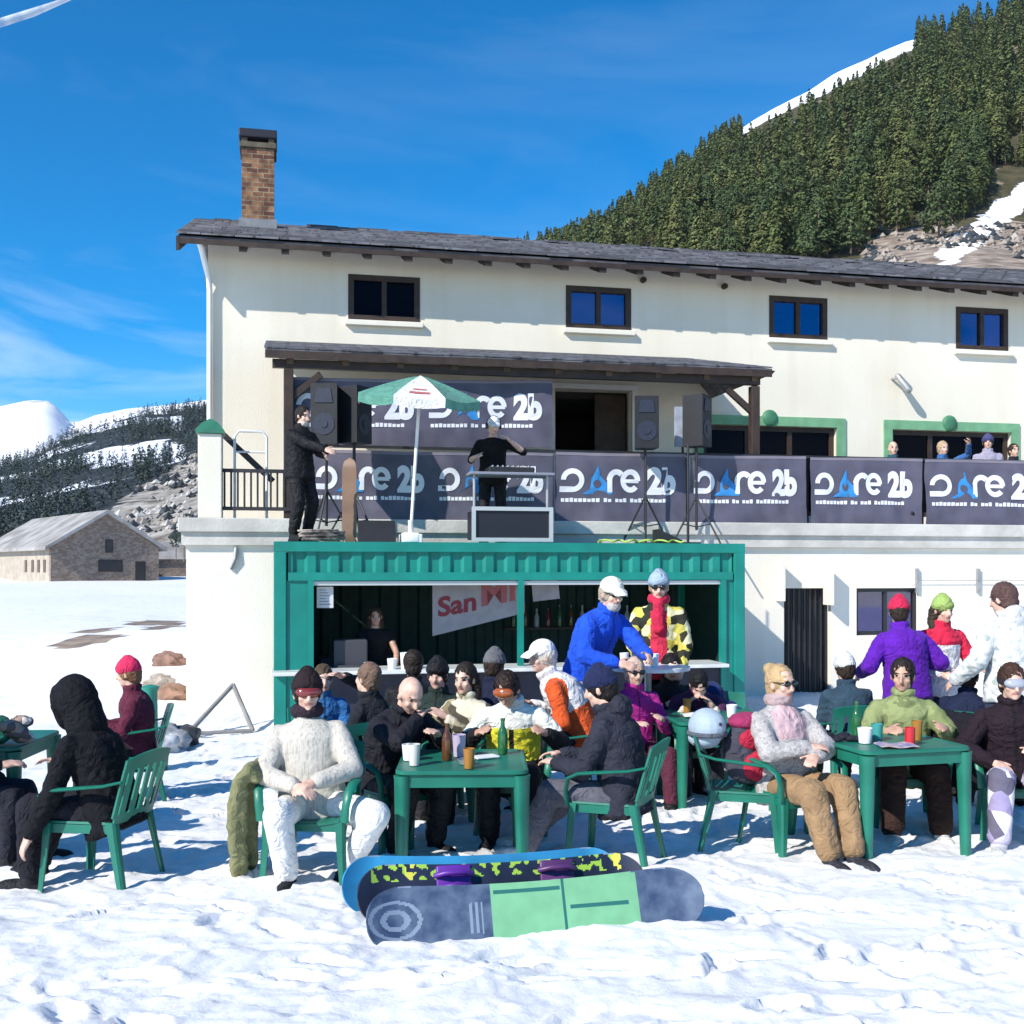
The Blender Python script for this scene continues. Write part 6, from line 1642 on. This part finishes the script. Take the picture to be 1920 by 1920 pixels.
# man in black jumper, camouflage trousers
CAM = pattern('white_purple_camouflage', [(.64, .62, .66), (.30, .26, .42), (.72, .72, .72), (.12, .11, .16), (.5, .46, .58)], 8)
seat('man with goggles in a black jumper and white and purple patterned trousers', 'green plastic chair under the man in the black jumper', 1905, 7.65, -106, S=1.05, lean=8, side=4, hp=8, hy=-10, hair='short', hairc=(.05, .025, .018), skin=SKIN, goggles=(.35, .37, .42, .012), top=(.018, .010, .016), mats={'legs': CAM}, shoes=(.62, .62, .62), rh=(.19, .36, .62), lh=(-.1, .3, .7), rel=(1, -.4, -.3), rf=(.17, .5, .1), lf=(-.22, .4, .1), baggy=.6, vox=.010)
# standing group
stand('person in a purple jacket and red hat seen from behind', 1700, 9.5, 100, 0, S=.97, lean=9, side=-2, hp=10, hy=20, hat='beanie', hatc=(.55, .02, .07), hair='short', top=(.10, .012, .34), legs=(.02, .02, .03), lh=(-.3, .25, 1.0), rh=(.3, .2, 1.0), baggy=1., vox=.0125)
def pred(part, x, y, z): return 1 if part == 't' and z < .36 or part[0] == 'f' else 0
stand('person in a red and white jacket with a lime green hat behind the purple jacket', 1762, 9.9, -75, .02, S=.96, lean=2, hp=4, hat='beanie', hatc=(.30, .42, .12), hair='long', hairc=(.04, .03, .02), top=(.60, .02, .06), paint=pred, paintm=(cloth((.72, .70, .72), 'white_panel'),), legs=(.02, .025, .05), lh=(-.2, .3, 1.05), rh=(.2, .3, 1.0), baggy=.5, vox=.0125)
SPE = pattern('white_speckled', [(.58, .60, .60), (.62, .63, .62), (.34, .39, .37), (.60, .61, .60), (.50, .52, .52)], 24, pos=[0, .3, .62, .70, .85])
stand('person with brown hair in a white speckled jacket, hood down, seen from behind', 1896, 8.8, 112, 0, S=1.04, lean=5, side=2, hp=12, hy=-14, hair='short', hairc=(.09, .05, .045), mats={'top': SPE}, hoodback=True, legs=(.035, .045, .085), lh=(-.34, .25, 1.0), rh=(.3, .25, 1.0), baggy=1.1, vox=.0115)
seat('person in a dark green jacket and black hat right behind the bald man', 'green plastic chair under the person in the black hat', 822, 8.75, -100, lean=6, hp=8, hat='beanie', hatc=(.01, .01, .012), hair='short', top=(.02, .035, .03), legs=(.02, .02, .02), lh=(-.15, .36, .8), rh=(.15, .36, .8), vox=.0135)
seat('person with a grey hat turned towards the bar behind the yellow jacket', 'green plastic chair under the person in the grey hat', 925, 9.3, 70, lean=6, hp=8, hat='beanie', hatc=(.12, .12, .13), hair='short', top=(.012, .016, .04), legs=(.02, .02, .02), S=1.05, vox=.0135)
seat('person with black hair in a charcoal jacket beside the plum jacket', 'green plastic chair under the person in the charcoal jacket', 1255, 9.75, -80, lean=8, hp=12, hair='short', hairc=(.012, .01, .01), top=(.025, .025, .03), legs=(.02, .02, .02), lh=(-.12, .34, .80), rh=(.12, .34, .80), vox=.0135)
seat('person in a white hat turned away between the fleece and olive jackets', 'green plastic chair under the person in the white hat', 1588, 9.4, 95, lean=8, hp=10, hat='beanie', hatc=(.6, .6, .58), hair='short', top=(.03, .06, .09), legs=(.02, .02, .02), vox=.0135)
seat('person in a navy jacket turned away behind the man in the black jumper', 'green plastic chair under the navy jacket behind the black jumper', 1812, 8.9, 60, lean=16, hp=14, hair='short', hairc=(.03, .02, .015), top=(.012, .018, .045), legs=(.02, .02, .03), S=.96, vox=.0135)
seat('person with dark hair in a black jacket turned towards the bar behind the drinker', 'green plastic chair under the person in black turned towards the bar', 775, 9.5, 95, lean=6, hp=8, hair='short', hairc=(.02, .015, .012), top=(.010, .011, .014), legs=(.02, .02, .02), S=1.04, vox=.0135)
# jackets hung over chair backs
for jx_, jy_, rz_, c_, lb_ in ((wx(1800, 8.0), 8.0, .5, (.010, .010, .016), 'black jacket hung over the chair of the olive jacket wearer'), ):
    q = MB(); r = random.Random(int(jx_*100))
    for i in range(8):
        y0_ = -.19+.054*i; L_ = r.uniform(.45, .6); w0 = r.uniform(-.02, .02)
        q.chain([V((.06, y0_*.85, .76)), V((.0, y0_*.9, .84)), V((-.05+w0, y0_, .7)), V((-.06+w0, y0_*1.05, .5)), V((-.05+w0*2, y0_*.95, .84-L_))], [.035, .036, .042, .046, .034])
    o = link('hanging_jacket', remesh(q, 'hanging_jacket', .013, [cloth(c_)], 5, .012, 9)); place(o, jx_, jy_, gbase(jx_, jy_)-.04, rz_); tag(o, lb_, 'jacket')
# barmaid
bx = lw(fs(703, CF+.72), CF+.72, 0)
person('barmaid with dark hair and bare arms behind the counter in the container', bx.x, bx.y, -78-0, .12, None, False, S=.98, lean=6, hp=10, hair='long', hairc=(.05, .03, .02), top=(.012, .012, .014), legs=(.02, .02, .02), sleeves=False, collar=False, lh=(-.24, .38, .98), rh=(.24, .38, .98), skin=SKIN2, vox=.015)
# on the container roof
dj = lw(fs(562, -4.3), -4.3, 0)
person('bearded disc jockey all in black standing at the end of the container roof', dj.x, dj.y, -38, CZ, None, False, S=1.0, lean=2, hp=14, hy=0, hair='short', hairc=(.02, .016, .014), beard=(.03, .02, .02), top=(.011, .011, .013), legs=(.010, .010, .012), lh=(-.05, .42, 1.08), rh=(.0, .55, 1.12), vox=.0155, baggy=.5)
dj = lw(fs(924, -3.85), -3.85, 0)
person('disc jockey in a black T-shirt with headphones behind the white edged desk', dj.x, dj.y, -92, CZ-.0, None, False, S=1.0, lean=3, hp=16, hy=-15, hair='short', hairc=(.5, .42, .34), hat='cap', hatc=(.7, .7, .72), phones=True, top=(.008, .008, .009), sleeves=False, collar=False, legs=(.01, .01, .012), lh=(-.24, .22, 1.38), rh=(.2, .38, 1.15), lel=(-1, .1, -.6), vox=.0155)
# terrace guests behind the banner
def guest(label, px, pyhead, d, h, **kw):
    p = lw(fs(px, d), d, 0); zt = fac(px, pyhead-12, d)[1]+.05
    person(label, p.x, p.y, h, zt-1.38*kw.get('S', 1.), None, True, vox=.017, **kw)
guest('guest with a pink face behind the rail banner at the edge of the green window', 1674, 833, -1.9, -95, hair=None, top=(.03, .09, .12), skin=SKIN, legs=(.03, .03, .04))
guest('fair haired guest behind the rail banner in the middle of the green window', 1767, 833, -1.7, -80, hair='short', hairc=(.4, .3, .18), top=(.04, .12, .3), legs=(.03, .03, .04), lh=(-.3, .3, 1.2))
guest('guest in a lilac top and dark hat behind the rail banner', 1852, 822, -1.8, -110, hair='short', hat='beanie', hatc=(.06, .06, .16), top=(.32, .30, .40), legs=(.03, .03, .04))
guest('guest with dark hair in black at the end of the rail banner', 1900, 838, -1.5, -85, hair='short', top=(.02, .02, .03), legs=(.03, .03, .04))
